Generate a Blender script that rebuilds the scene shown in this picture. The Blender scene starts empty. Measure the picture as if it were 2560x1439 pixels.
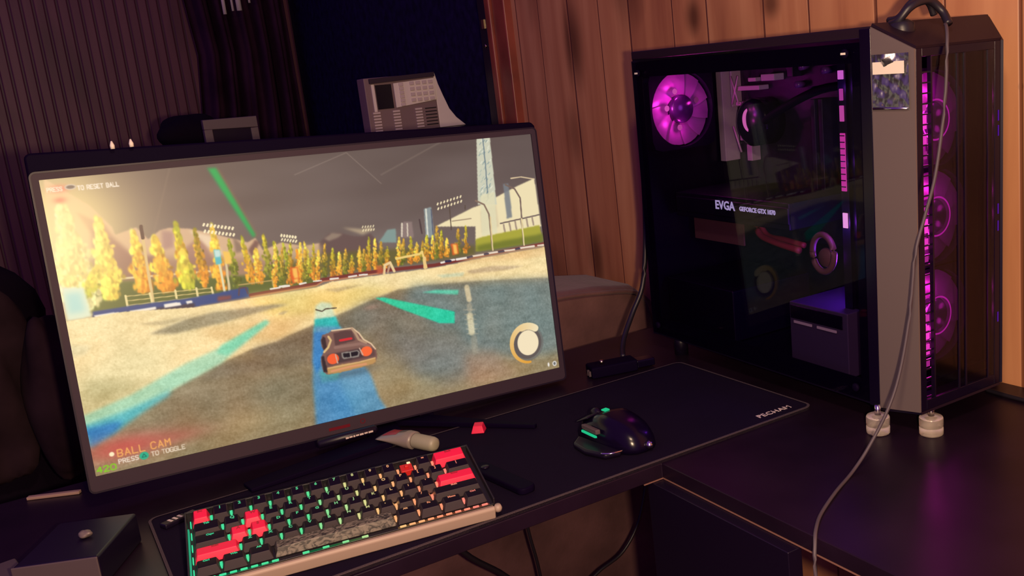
import bpy, bmesh, math, random
import numpy as np
from mathutils import Vector, Matrix

sc = bpy.context.scene
C = sc.collection
PI = math.pi
DZ = 0.75                                   # height of the desk top above the floor

# ------------------------------------------------------------------ camera
cam_data = bpy.data.cameras.new('camera')
cam = bpy.data.objects.new('camera', cam_data); C.objects.link(cam)
yaw, pitch, roll = 0.5612, 0.2142, -0.1002
f_ = Vector((math.sin(yaw) * math.cos(pitch), math.cos(yaw) * math.cos(pitch), -math.sin(pitch)))
r_ = Vector((math.cos(yaw), -math.sin(yaw), 0)); u_ = r_.cross(f_)
r2 = r_ * math.cos(roll) + u_ * math.sin(roll); u2 = u_ * math.cos(roll) - r_ * math.sin(roll)
M = Matrix((r2, u2, -f_)).transposed().to_4x4()
M.translation = Vector((0, 0, DZ + 0.4398))
cam.matrix_world = M
cam_data.sensor_width = 36.0
cam_data.lens = 2371.2 / 2560 * 36
cam_data.shift_x = -0.1027; cam_data.shift_y = -0.0021
cam_data.clip_start = 0.02
sc.camera = cam

# ------------------------------------------------------------------ world, lamps, exposure
w = bpy.data.worlds.new('world'); sc.world = w; w.use_nodes = True
w.node_tree.nodes['Background'].inputs[0].default_value = (0.24, 0.07, 0.56, 1)
w.node_tree.nodes['Background'].inputs[1].default_value = 0.46
sc.view_settings.view_transform = 'Standard'; sc.view_settings.look = 'None'
sc.view_settings.exposure = 0.0; sc.view_settings.gamma = 1.0
try: sc.view_settings.use_curve_mapping = False
except Exception: pass

def lamp(name, kind, loc, energy, col, size=.1, target=None, spot=None):
    l = bpy.data.lights.new(name, kind); l.energy = energy; l.color = col
    if kind == 'AREA': l.size = size
    else: l.shadow_soft_size = size
    o = bpy.data.objects.new(name, l); C.objects.link(o); o.location = loc
    if target is not None:
        o.rotation_euler = (Vector(target) - Vector(loc)).to_track_quat('-Z', 'Y').to_euler()
    if spot: l.spot_size = spot; l.spot_blend = .8
    return o
# the lit lamp of the room, on the near side of the desk
lamp('room_lamp', 'POINT', (0.14, 0.12, DZ + 0.86), 24, (1.0, .70, .44), .05)
lamp('phone_light', 'POINT', (0.05, -0.03, DZ + 0.43), 44, (1.0, .68, .42), .012)

# ------------------------------------------------------------------ naming helpers
def tag(o, label, cat, group=None, kind=None):
    if label: o['label'] = label
    if cat: o['category'] = cat
    if group: o['group'] = group
    if kind: o['kind'] = kind
    return o
def thing(name, label, cat, loc=(0, 0, 0), rot=(0, 0, 0), group=None):
    o = bpy.data.objects.new(name, None); C.objects.link(o)
    o.location = (loc[0], loc[1], loc[2]); o.rotation_euler = rot; o.empty_display_size = .02
    return tag(o, label, cat, group)

# ------------------------------------------------------------------ materials
def nt(name):
    m = bpy.data.materials.new(name); m.use_nodes = True
    return m, m.node_tree.nodes, m.node_tree.links, m.node_tree.nodes['Principled BSDF']
def mat(name, col, rough=.5, metal=0.0, spec=.5, emit=None, es=1.0, bump=0.0, bscale=200, noise=0.0, nscale=30, alpha=1.0, coat=0.0, sheen=0.0):
    m, N, L, P = nt(name)
    P.inputs['Base Color'].default_value = (*col, 1); P.inputs['Roughness'].default_value = rough
    P.inputs['Metallic'].default_value = metal; P.inputs['Specular IOR Level'].default_value = spec
    P.inputs['Coat Weight'].default_value = coat; P.inputs['Sheen Weight'].default_value = sheen
    if emit: P.inputs['Emission Color'].default_value = (*emit, 1); P.inputs['Emission Strength'].default_value = es
    tc = N.new('ShaderNodeTexCoord')
    if noise:
        n = N.new('ShaderNodeTexNoise'); n.inputs['Scale'].default_value = nscale; n.inputs['Detail'].default_value = 4
        L.new(tc.outputs['Object'], n.inputs['Vector'])
        r = N.new('ShaderNodeMapRange'); r.inputs[1].default_value = .3; r.inputs[2].default_value = .7
        r.inputs[3].default_value = 1 - noise; r.inputs[4].default_value = 1 + noise
        L.new(n.outputs['Fac'], r.inputs[0])
        h = N.new('ShaderNodeVectorMath'); h.operation = 'SCALE'; h.inputs[0].default_value = col
        L.new(r.outputs[0], h.inputs['Scale']); L.new(h.outputs[0], P.inputs['Base Color'])
    if bump:
        n2 = N.new('ShaderNodeTexNoise'); n2.inputs['Scale'].default_value = bscale; n2.inputs['Detail'].default_value = 3
        L.new(tc.outputs['Object'], n2.inputs['Vector'])
        b = N.new('ShaderNodeBump'); b.inputs['Strength'].default_value = bump; b.inputs['Distance'].default_value = .002
        L.new(n2.outputs['Fac'], b.inputs['Height']); L.new(b.outputs[0], P.inputs['Normal'])
    return m
def glow(name, col, s=1.0):
    m, N, L, P = nt(name)
    N.remove(P); e = N.new('ShaderNodeEmission'); e.inputs[0].default_value = (*col, 1); e.inputs[1].default_value = s
    L.new(e.outputs[0], N['Material Output'].inputs[0]); return m
def glass(name, tint, rough=.03, refl=1.0):
    m, N, L, P = nt(name); N.remove(P)
    t = N.new('ShaderNodeBsdfTransparent'); t.inputs[0].default_value = (*tint, 1)
    g = N.new('ShaderNodeBsdfGlossy'); g.inputs['Roughness'].default_value = rough; g.inputs[0].default_value = (refl, refl, refl, 1)
    lw = N.new('ShaderNodeLayerWeight'); lw.inputs[0].default_value = .5
    pw = N.new('ShaderNodeMath'); pw.operation = 'POWER'; pw.inputs[1].default_value = 4.0; L.new(lw.outputs['Facing'], pw.inputs[0])
    fr = N.new('ShaderNodeMapRange'); fr.inputs[3].default_value = .03; fr.inputs[4].default_value = .8; L.new(pw.outputs[0], fr.inputs[0])
    mx = N.new('ShaderNodeMixShader'); L.new(fr.outputs[0], mx.inputs[0]); L.new(t.outputs[0], mx.inputs[1]); L.new(g.outputs[0], mx.inputs[2])
    L.new(mx.outputs[0], N['Material Output'].inputs[0]); return m

def planks(name, cols, pitches, axis, scale_u=1.0, groove=.004, spec=.3, fine=None, knots=()):
    """boards running up the wall; axis = 'X' or 'Y' is the wall's own horizontal"""
    m, N, L, P = nt(name)
    tc = N.new('ShaderNodeTexCoord'); sp = N.new('ShaderNodeSeparateXYZ'); L.new(tc.outputs['Object'], sp.inputs[0])
    u = sp.outputs[axis]
    def math_(op, a, b=None):
        n = N.new('ShaderNodeMath'); n.operation = op
        for i, v in enumerate((a, b)):
            if v is None: continue
            if isinstance(v, (int, float)): n.inputs[i].default_value = v
            else: L.new(v, n.inputs[i])
        return n.outputs[0]
    W_ = pitches
    # uneven board edges: warp the coordinate with a slow wave before dividing
    wv = math_('ADD', u, math_('MULTIPLY', math_('SINE', math_('MULTIPLY', u, 23.0)), .012 if fine is None else 0.0))
    q = math_('DIVIDE', wv, W_)
    idx = math_('FLOOR', q); fr = math_('FRACT', q)
    edge = math_('MINIMUM', fr, math_('SUBTRACT', 1.0, fr))
    gr = N.new('ShaderNodeMapRange'); gr.inputs[1].default_value = groove / W_ * .5; gr.inputs[2].default_value = groove / W_ * 1.3
    L.new(edge, gr.inputs[0])
    wn = N.new('ShaderNodeTexWhiteNoise'); wn.noise_dimensions = '1D'; L.new(idx, wn.inputs['W'])
    # grain
    mp = N.new('ShaderNodeCombineXYZ')
    L.new(math_('ADD', math_('MULTIPLY', u, 22.0), math_('MULTIPLY', wn.outputs[0], 40.0)), mp.inputs[0])
    L.new(math_('MULTIPLY', sp.outputs['Z'], 1.7), mp.inputs[1]); L.new(math_('MULTIPLY', idx, 3.7), mp.inputs[2])
    n1 = N.new('ShaderNodeTexNoise'); n1.inputs['Scale'].default_value = 1.0; n1.inputs['Detail'].default_value = 5; n1.inputs['Distortion'].default_value = .6
    L.new(mp.outputs[0], n1.inputs['Vector'])
    mp2 = N.new('ShaderNodeCombineXYZ')
    L.new(math_('MULTIPLY', u, 5.5), mp2.inputs[0]); L.new(math_('MULTIPLY', sp.outputs['Z'], 2.2), mp2.inputs[1])
    n2 = N.new('ShaderNodeTexNoise'); n2.inputs['Scale'].default_value = 1.0; n2.inputs['Detail'].default_value = 2; n2.inputs['Distortion'].default_value = .4
    L.new(mp2.outputs[0], n2.inputs['Vector'])
    cr = N.new('ShaderNodeValToRGB'); e = cr.color_ramp.elements
    e[0].position = .30; e[0].color = (*cols[0], 1); e[1].position = .72; e[1].color = (*cols[2], 1)
    k = cr.color_ramp.elements.new(.5); k.color = (*cols[1], 1)
    L.new(math_('ADD', math_('MULTIPLY', n1.outputs['Fac'], .80), math_('MULTIPLY', wn.outputs[0], .20)), cr.inputs[0])
    # dark heartwood streaks and knots
    kr = N.new('ShaderNodeMapRange'); kr.inputs[1].default_value = .56; kr.inputs[2].default_value = .78; kr.inputs[3].default_value = 0; kr.inputs[4].default_value = .7
    L.new(n2.outputs['Fac'], kr.inputs[0])
    vk = N.new('ShaderNodeTexVoronoi'); vk.inputs['Scale'].default_value = 1.0
    mp3 = N.new('ShaderNodeCombineXYZ'); L.new(math_('MULTIPLY', u, 5.0), mp3.inputs[0]); L.new(math_('MULTIPLY', sp.outputs['Z'], 2.0), mp3.inputs[1]); mp3.inputs[2].default_value = 4.3; vk.inputs['Randomness'].default_value = .9
    L.new(mp3.outputs[0], vk.inputs['Vector'])
    k2 = N.new('ShaderNodeMapRange'); k2.inputs[1].default_value = .16; k2.inputs[2].default_value = .03; k2.inputs[3].default_value = 0; k2.inputs[4].default_value = .7
    L.new(vk.outputs['Distance'], k2.inputs[0])
    dk = math_('MAXIMUM', kr.outputs[0], k2.outputs[0])
    for (ky, kz, ka, kb_, ks) in knots:
        wob = math_('MULTIPLY', math_('SUBTRACT', n1.outputs['Fac'], .5), .9)
        dy_ = math_('ADD', math_('DIVIDE', math_('SUBTRACT', u, ky), ka), wob); dz_ = math_('DIVIDE', math_('SUBTRACT', sp.outputs['Z'], kz), kb_)
        d_ = math_('SQRT', math_('ADD', math_('MULTIPLY', dy_, dy_), math_('MULTIPLY', dz_, dz_)))
        kk = N.new('ShaderNodeMapRange'); kk.interpolation_type = 'SMOOTHSTEP'
        kk.inputs[1].default_value = 1.0; kk.inputs[2].default_value = .1; kk.inputs[3].default_value = 0; kk.inputs[4].default_value = ks; L.new(d_, kk.inputs[0])
        dk = math_('MAXIMUM', dk, kk.outputs[0])
    mx = N.new('ShaderNodeMix'); mx.data_type = 'RGBA'; L.new(dk, mx.inputs['Factor']); L.new(cr.outputs[0], mx.inputs['A'])
    mx.inputs['B'].default_value = (*[c * .28 for c in cols[0]], 1)
    mg = N.new('ShaderNodeMix'); mg.data_type = 'RGBA'; L.new(gr.outputs[0], mg.inputs['Factor'])
    mg.inputs['A'].default_value = (*[c * (.62 if fine is None else .6) for c in cols[0]], 1); L.new(mx.outputs['Result'], mg.inputs['B'])
    L.new(mg.outputs['Result'], P.inputs['Base Color'])
    b = N.new('ShaderNodeBump'); b.inputs['Strength'].default_value = .6; b.inputs['Distance'].default_value = .003
    L.new(gr.outputs[0], b.inputs['Height']); L.new(b.outputs[0], P.inputs['Normal'])
    P.inputs['Roughness'].default_value = .42; P.inputs['Specular IOR Level'].default_value = spec
    return m

MT = dict(
    pine=planks('knotty_pine', ((.36, .135, .070), (.50, .215, .105), (.62, .30, .15)), .118, 'Y', groove=.0022, knots=((1.757, DZ + .52, .055, .13, .85), (1.345, DZ + .53, .035, .05, .9), (1.755, DZ + .06, .045, .12, .8), (1.150, DZ + .53, .03, .035, .8), (1.79, DZ + .33, .05, .10, .45), (.7165, DZ + .382, .005, .007, .9))),
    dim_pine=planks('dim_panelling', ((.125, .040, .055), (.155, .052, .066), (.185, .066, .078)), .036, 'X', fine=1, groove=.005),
    casing=mat('red_stained_wood', (.24, .050, .030), .35, noise=.25, nscale=12),
    doorway_dark=mat('doorway_dark', (.010, .006, .040), .6, spec=.15, noise=.5, nscale=40),
    brass=mat('strike_metal', (.8, .62, .38), .22, 1.0),
    carpet=mat('carpet', (.10, .055, .045), .95, noise=.3, nscale=25, bump=.6, bscale=90),
    desk=mat('espresso_wood', (.010, .0040, .012), .36, spec=.28, noise=.35, nscale=9),
    desk_edge=mat('desk_edge_band', (.005, .002, .012), .35),
    gold=mat('edge_highlight_line', (.20, .10, .08), .6, spec=.1),
    pad=mat('cloth_pad', (.0085, .0045, .017), .9, spec=.06, bump=.35, bscale=1600, noise=.12, nscale=7),
    pad_edge=mat('pad_stitching', (.075, .055, .065), .9, spec=.1, bump=.6, bscale=900),
    print=mat('pale_print', (.62, .52, .48), .7),
    black=mat('black_plastic', (.006, .003, .014), .38, spec=.35),
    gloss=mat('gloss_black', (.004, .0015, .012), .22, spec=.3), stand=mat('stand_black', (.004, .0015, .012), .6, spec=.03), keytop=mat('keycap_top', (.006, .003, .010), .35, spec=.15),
    satin=mat('satin_black', (.014, .010, .018), .5, spec=.3),
    bezel=mat('bezel_plastic', (.046, .031, .046), .5, spec=.12),
    bezel_lip=mat('bezel_lip', (.016, .010, .022), .4, spec=.2),
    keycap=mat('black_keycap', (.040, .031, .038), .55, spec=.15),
    keycap_red=mat('red_keycap', (.80, .014, .075), .45, spec=.4),
    kb_plate=mat('switch_plate', (.012, .010, .014), .4),
    kb_case=mat('pale_keyboard_case', (.36, .27, .22), .5, spec=.4),
    switch=mat('red_switch', (.55, .02, .02), .4),
    fabric=mat('brown_suede', (.135, .066, .066), .95, spec=.1, noise=.45, nscale=7, bump=.5, bscale=120, sheen=.2),
    grey_panel=mat('brushed_grey', (.165, .128, .125), .48, .25, spec=.4),
    case=mat('case_black', (.004, .0015, .012), .35, spec=.4),
    case_top=mat('case_top', (.014, .006, .014), .5, spec=.2),
    chrome=mat('bright_metal', (.75, .7, .72), .18, 1.0),
    foil=None, white=mat('white_sticker', (.85, .78, .66), .5),
    silver=mat('shroud_grey', (.62, .60, .50), .5),
    pcb=mat('dark_board', (.012, .010, .020), .5, noise=.5, nscale=60),
    red_cable=mat('red_sleeve', (.30, .02, .03), .6),
    brown=mat('brown_reflection', (.16, .075, .060), .5),
    cable=mat('black_cable', (.012, .009, .016), .42, spec=.5),
    cable_grey=mat('grey_cable', (.070, .054, .070), .5, spec=.4),
    clear=None, tube=mat('pale_tube', (.24, .20, .18), .35, spec=.5), tube_cap=mat('frosted_cap', (.32, .30, .22), .45),
    tube_red=mat('tube_red', (.36, .02, .035), .4), tube_ink=mat('tube_dark_print', (.10, .09, .10), .4),
    phone=mat('beige_plastic', (.80, .72, .66), .5), phone_dark=mat('grey_plastic', (.22, .15, .16), .5), key_pale=mat('pale_keys', (.62, .52, .50), .5),
    cloth=mat('dark_cloth', (.045, .016, .036), .95, spec=.1, bump=.6, bscale=60, noise=.3, nscale=9),
    dull_red=mat('dull_red_print', (.13, .008, .018), .5, spec=.1),
    heap=mat('black_cloth', (.006, .003, .009), .95, spec=.08, bump=.6, bscale=60),
    cloth_brown=mat('brown_cloth', (.020, .010, .014), .95, spec=.1, noise=.5, nscale=11),
    grey_box=mat('grey_plastic_box', (.075, .052, .060), .55),
    wood_strip=mat('pale_stick', (.34, .22, .17), .6),
    led_white=glow('label_light', (.70, .62, .82), .95),
    led_green=glow('green_led', (.02, .62, .28), .8),
    fan_hub=mat('fan_hub', (.030, .010, .045), .25, spec=.6),
    magenta=glow('magenta_led', (1.0, .12, .62), 1.25),
    pink=glow('pink_led', (1.0, .22, .55), 1.1),
    purple_dim=glow('violet_led', (.10, .012, .30), .7),
)
# clear acrylic
def clear_mat():
    m, N, L, P = nt('clear_acrylic')
    P.inputs['Base Color'].default_value = (.85, .76, .66, 1); P.inputs['Transmission Weight'].default_value = .8
    P.inputs['Roughness'].default_value = .14; P.inputs['IOR'].default_value = 1.45; return m
MT['clear'] = clear_mat()
def foil_mat():
    m, N, L, P = nt('crinkled_foil')
    P.inputs['Base Color'].default_value = (.34, .34, .38, 1); P.inputs['Metallic'].default_value = .95; P.inputs['Roughness'].default_value = .34
    tc = N.new('ShaderNodeTexCoord'); n = N.new('ShaderNodeTexNoise'); n.inputs['Scale'].default_value = 55; n.inputs['Detail'].default_value = 2
    L.new(tc.outputs['Object'], n.inputs['Vector']); b = N.new('ShaderNodeBump'); b.inputs['Strength'].default_value = .9; b.inputs['Distance'].default_value = .006
    L.new(n.outputs['Fac'], b.inputs['Height']); L.new(b.outputs[0], P.inputs['Normal']); return m
MT['foil'] = foil_mat()
MT['case_glass'] = glass('tinted_side_glass', (.72, .66, .80), .02, .26)
MT['front_glass'] = glass('smoked_front_glass', (.50, .36, .54), .12, .8)

# ------------------------------------------------------------------ mesh helpers
class MB:
    """collects solids; build() links them as ONE mesh object"""
    def __init__(s): s.v = []; s.f = []; s.mi = []; s.k = 0; s.sm = []
    def add(s, vs, fs, smooth=False):
        o = len(s.v); s.v += [tuple(v) for v in vs]; s.f += [tuple(i + o for i in f) for f in fs]
        s.mi += [s.k] * len(fs); s.sm += [smooth] * len(fs); return s
    def box(s, x0, x1, y0, y1, z0, z1, T=None):
        vs = [(x, y, z) for z in (z0, z1) for y in (y0, y1) for x in (x0, x1)]
        if T: vs = [T @ Vector(v) for v in vs]
        return s.add(vs, [(0, 2, 3, 1), (4, 5, 7, 6), (0, 1, 5, 4), (2, 6, 7, 3), (0, 4, 6, 2), (1, 3, 7, 5)])
    def hexa(s, b, t):
        return s.add(list(b) + list(t), [(3, 2, 1, 0), (4, 5, 6, 7), (0, 1, 5, 4), (1, 2, 6, 5), (2, 3, 7, 6), (3, 0, 4, 7)])
    def prism(s, pts, a, b, axis=1):
        """polygon extruded along an axis from a to b; pts are the other two coordinates in order"""
        n = len(pts); vs = []
        for c in (a, b):
            for p in pts:
                q = list(p); q.insert(axis, c); vs.append(q)
        fs = [tuple(range(n))[::-1], tuple(range(n, 2 * n))] + [(i, (i + 1) % n, n + (i + 1) % n, n + i) for i in range(n)]
        return s.add(vs, fs)
    def lathe(s, prof, c=(0, 0, 0), n=32, axis='Z', caps=True):
        vs = []; fs = []
        for (r, h) in prof:
            for i in range(n):
                a = 2 * PI * i / n; p = (r * math.cos(a), r * math.sin(a), h)
                if axis == 'X': p = (p[2], p[0], p[1])
                elif axis == 'Y': p = (p[0], p[2], p[1])
                vs.append((c[0] + p[0], c[1] + p[1], c[2] + p[2]))
        m = len(prof)
        for j in range(m - 1):
            for i in range(n):
                fs.append((j * n + i, j * n + (i + 1) % n, (j + 1) * n + (i + 1) % n, (j + 1) * n + i))
        if caps: fs.append(tuple(range(n))[::-1]); fs.append(tuple(range((m - 1) * n, m * n)))
        return s.add(vs, fs, True)
    def cyl(s, c, r, h, axis='Z', n=28): return s.lathe([(r, 0), (r, h)], c, n, axis)
    def tube(s, pts, r, n=10, sub=6):
        P = [Vector(p) for p in pts]
        if len(P) > 2 and sub > 1:
            Q = []
            for i in range(len(P) - 1):
                p0 = P[max(i - 1, 0)]; p1 = P[i]; p2 = P[i + 1]; p3 = P[min(i + 2, len(P) - 1)]
                for k in range(sub):
                    t = k / sub
                    Q.append(.5 * ((2 * p1) + (p2 - p0) * t + (2 * p0 - 5 * p1 + 4 * p2 - p3) * t * t + (3 * p1 - p0 - 3 * p2 + p3) * t ** 3))
            Q.append(P[-1]); P = Q
        vs = []; fs = []
        ref = Vector((0, 0, 1))
        for i, p in enumerate(P):
            d = (P[min(i + 1, len(P) - 1)] - P[max(i - 1, 0)]).normalized()
            a = d.cross(ref)
            if a.length < .2: a = d.cross(Vector((0, 1, 0)))
            a.normalize(); b = d.cross(a).normalized()
            rr = r(i / (len(P) - 1)) if callable(r) else r
            for k in range(n):
                t = 2 * PI * k / n; vs.append(p + a * rr * math.cos(t) + b * rr * math.sin(t))
        m = len(P)
        for j in range(m - 1):
            for k in range(n): fs.append((j * n + k, j * n + (k + 1) % n, (j + 1) * n + (k + 1) % n, (j + 1) * n + k))
        fs.append(tuple(range(n))[::-1]); fs.append(tuple(range((m - 1) * n, m * n)))
        return s.add(vs, fs, True)
    def build(s, name, m, parent=None, loc=(0, 0, 0), rot=(0, 0, 0), bevel=0, seg=2, subsurf=0, label=None):
        me = bpy.data.meshes.new(name); me.from_pydata(s.v, [], s.f); me.update()
        bm = bmesh.new(); bm.from_mesh(me); bmesh.ops.recalc_face_normals(bm, faces=bm.faces); bm.to_mesh(me); bm.free()
        for x in (m if isinstance(m, (list, tuple)) else [m]): me.materials.append(x)
        for p, k, sm in zip(me.polygons, s.mi, s.sm): p.material_index = k; p.use_smooth = sm or subsurf > 0
        o = bpy.data.objects.new(name, me); C.objects.link(o); o.location = loc; o.rotation_euler = rot
        if parent: o.parent = parent
        if bevel:
            b = o.modifiers.new('bevel', 'BEVEL'); b.width = bevel; b.segments = seg; b.limit_method = 'ANGLE'; b.angle_limit = .6
            for p in me.polygons: p.use_smooth = True
            wn = o.modifiers.new('wn', 'WEIGHTED_NORMAL')
        if subsurf:
            q = o.modifiers.new('sub', 'SUBSURF'); q.levels = subsurf; q.render_levels = subsurf
        if label: o['label'] = label
        return o
def rrect(w, h, r, n=6, cx=0, cy=0):
    pts = []
    for (sx, sy, a0) in ((1, 1, 0), (-1, 1, 90), (-1, -1, 180), (1, -1, 270)):
        for k in range(n + 1):
            a = math.radians(a0 + 90 * k / n)
            pts.append((cx + sx * (w / 2 - r) + r * math.cos(a), cy + sy * (h / 2 - r) + r * math.sin(a)))
    return pts
def lettering(s, size, m, name='lettering', parent=None, M4=None, ext=.0003, align='LEFT', shear=0.0, bold=0.0, spacing=1.0):
    cu = bpy.data.curves.new(name, 'FONT'); cu.body = s; cu.size = size; cu.extrude = ext; cu.align_x = align; cu.shear = shear
    cu.offset = bold; cu.space_character = spacing; cu.resolution_u = 2
    t = bpy.data.objects.new(name + '_tmp', cu); C.objects.link(t)
    bpy.context.view_layer.update()
    me = bpy.data.meshes.new_from_object(t.evaluated_get(bpy.context.evaluated_depsgraph_get()))
    bpy.data.objects.remove(t); me.materials.clear(); me.materials.append(m); me.name = name
    o = bpy.data.objects.new(name, me); C.objects.link(o)
    if parent: o.parent = parent
    if M4 is not None: o.matrix_local = M4
    return o
def frame(o, x, y):                                   # matrix with text x and y axes
    x = Vector(x).normalized(); y = Vector(y).normalized(); z = x.cross(y).normalized(); y = z.cross(x)
    m = Matrix((x, y, z)).transposed().to_4x4(); m.translation = Vector(o); return m

# ------------------------------------------------------------------ picture on the screen
def paint_screen(NX, NY):
    """Picture shown by the monitor, in units of 1600 x 900; returns linear RGB per grid point."""
    rng = np.random.default_rng(7)
    sx = NX / 1600.0
    img = np.zeros((NY, NX, 3))
    yy, xx = np.mgrid[0:NY, 0:NX]
    xx = (xx + .5) / sx; yy = (yy + .5) / sx

    def blur(a, s):
        s = s * sx
        if s < .35: return a
        r = int(3 * s) + 1
        k = np.exp(-.5 * (np.arange(-r, r + 1) / s) ** 2); k /= k.sum()
        b = np.pad(a, ((r, r), (r, r)) + ((0, 0),) * (a.ndim - 2), mode='edge')
        o = sum(k[i] * b[i:i + a.shape[0]] for i in range(2 * r + 1))
        return sum(k[i] * o[:, i:i + a.shape[1]] for i in range(2 * r + 1))

    def mask(pts):
        m = np.zeros((NY, NX), bool)
        n = len(pts)
        for i in range(n):
            x0, y0 = pts[i]; x1, y1 = pts[(i + 1) % n]
            if y0 == y1: continue
            c = ((yy >= min(y0, y1)) & (yy < max(y0, y1)))
            xs = x0 + (yy - y0) * (x1 - x0) / (y1 - y0)
            m ^= c & (xx < xs)
        return m.astype(float)

    def comp(m, col, a=1.0):
        c = np.array(col, float) / 255
        m = (m * a)[..., None]
        img[:] = img * (1 - m) + c * m

    def poly(pts, col, a=1.0, s=1.0):
        comp(blur(mask(pts), s), col, a)

    def line(pts, w, col, a=1.0, s=.8):
        m = np.zeros((NY, NX))
        for (x0, y0), (x1, y1) in zip(pts[:-1], pts[1:]):
            bx0, bx1 = min(x0, x1) - w - 4, max(x0, x1) + w + 4
            by0, by1 = min(y0, y1) - w - 4, max(y0, y1) + w + 4
            i0, i1 = max(0, int(by0 * sx)), min(NY, int(by1 * sx) + 1)
            j0, j1 = max(0, int(bx0 * sx)), min(NX, int(bx1 * sx) + 1)
            if i1 <= i0 or j1 <= j0: continue
            X = xx[i0:i1, j0:j1]; Y = yy[i0:i1, j0:j1]
            dx, dy = x1 - x0, y1 - y0; L = dx * dx + dy * dy + 1e-9
            t = np.clip(((X - x0) * dx + (Y - y0) * dy) / L, 0, 1)
            d = np.hypot(X - x0 - t * dx, Y - y0 - t * dy)
            m[i0:i1, j0:j1] = np.maximum(m[i0:i1, j0:j1], np.clip((w / 2 - d) / s + .5, 0, 1))
        comp(m, col, a)

    def blob(c, rx, ry, col, a=1.0, hard=False, rot=0.0):
        dx, dy = xx - c[0], yy - c[1]
        X = dx * np.cos(rot) + dy * np.sin(rot); Y = -dx * np.sin(rot) + dy * np.cos(rot)
        d = np.sqrt((X / rx) ** 2 + (Y / ry) ** 2)
        comp(np.clip((1 - d) * min(rx, ry) / 2 + .5, 0, 1) if hard else np.exp(-d * d * 1.2), col, a)

    def noise(s, ax=1.0, ay=1.0):
        n = rng.normal(size=(NY // 2 + 2, NX // 2 + 2))
        def b1(a, s, axis):
            s = max(s * sx / 2, .3); r = int(3 * s) + 1
            k = np.exp(-.5 * (np.arange(-r, r + 1) / s) ** 2); k /= k.sum()
            return np.apply_along_axis(lambda v: np.convolve(v, k, 'same'), axis, a)
        n = b1(b1(n, s * ax, 1), s * ay, 0)
        n = np.repeat(np.repeat(n, 2, 0), 2, 1)[:NY, :NX]
        return n / n.std()

    # ---- sky
    t = np.clip(yy / 420, 0, 1)[..., None]; u = np.clip(xx / 1600, 0, 1)[..., None]
    img[:] = (np.array([96, 82, 78]) * (1 - t) + np.array([116, 102, 98]) * t) / 255
    img[:] += (1 - u) ** 2 * np.array([26, 20, 10]) / 255
    img[:] += (noise(26, 3.5, .8) * .010)[..., None]
    line([(722, 61), (902, 5), (1006, 121)], 2, (170, 150, 135), .5, 3)
    line([(1011, 91), (1247, -3)], 4, (150, 132, 118), .35, 5)
    line([(258, 238), (352, -1)], 4, (150, 125, 105), .25, 6)
    blob((18, 227), 190, 300, (252, 226, 150), .85)
    # green ray
    poly([(468, 15), (491, 17), (576, 242), (565, 248)], (190, 90, 70), .45, 4)
    poly([(459, 12), (485, 14), (571, 241), (561, 247)], (30, 175, 85), .9, 4)
    # far mountains
    poly([(13, -4), (117, 89), (166, 160), (170, 184), (230, 169), (257, 210), (294, 187), (321, 183), (376, 193), (439, 216), (542, 260), (568, 249), (585, 292), (646, 275), (735, 304), (677, 300), (778, 294), (766, 377), (691, 428), (-6, 389)], (214, 176, 138), 1, 2)
    poly([(111, 153), (161, 188), (215, 262), (282, 262), (278, 344), (93, 313)], (140, 95, 85), .8, 6)
    poly([(79, 103), (150, 154), (161, 188), (108, 171)], (170, 115, 100), .7, 4)
    poly([(298, 187), (331, 197), (324, 244), (291, 249)], (170, 130, 120), .8, 5)
    poly([(344, 257), (407, 222), (440, 325), (354, 332)], (165, 120, 105), .8, 5)
    poly([(375, 198), (437, 226), (471, 300), (423, 258)], (240, 215, 180), .8, 4)
    poly([(539, 285), (567, 254), (579, 266), (548, 312)], (110, 75, 70), .8, 3)
    poly([(500, 234), (539, 285), (500, 290)], (130, 105, 90), .8, 4)
    poly([(768, 292), (803, 268), (844, 271), (884, 287), (915, 292), (943, 285), (965, 320), (957, 374), (755, 343)], (104, 82, 78), 1, 3)
    poly([(785, 282), (813, 267), (849, 275), (831, 285), (799, 292)], (150, 130, 112), .9, 3)
    poly([(852, 254), (919, 268), (941, 263), (961, 274), (916, 286)], (190, 168, 135), .8, 4)
    for k in range(26):
        x = 620 * rng.random() + 30; y = 330 + 130 * rng.random()
        blob((x, y), 8 + 12 * rng.random(), 4 + 8 * rng.random(), (232, 200, 160), .35, rot=.6)
    # right: towers and arena building
    poly([(967, 321), (1004, 282), (1034, 281), (1030, 330)], (130, 152, 145), 1, 2)
    poly([(1054, 272), (1068, 262), (1096, 266), (1094, 322), (1048, 316)], (140, 120, 115), 1, 2)
    line([(1059, 267), (1052, 311)], 6, (215, 200, 180)); line([(1078, 270), (1073, 313)], 5, (210, 195, 175))
    poly([(1146, 226), (1174, 223), (1170, 332), (1138, 328)], (140, 150, 150), 1, 1.5)
    line([(1153, 229), (1146, 324)], 6, (215, 215, 200)); line([(1172, 232), (1166, 326)], 4, (90, 95, 110))
    poly([(1178, 294), (1253, 270), (1329, 245), (1367, 238), (1521, 186), (1592, 166), (1596, 349), (1324, 365), (1331, 314)], (238, 222, 178), 1, 1.5)
    poly([(1358, 260), (1423, 245), (1423, 327), (1352, 340)], (214, 196, 160), .8, 3)
    line([(1245, 283), (1318, 283)], 4, (160, 140, 115)); line([(1431, 316), (1596, 304)], 5, (110, 95, 90))
    for k in range(6): line([(1443, 323), (1445, 353)] if k == 0 else [((1443, 323)[0] + 24 * k, (1443, 323)[1] - 3 * k), ((1445, 353)[0] + 24 * k, (1445, 353)[1] - 3 * k)], 7, (150, 130, 115), .8)
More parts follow.
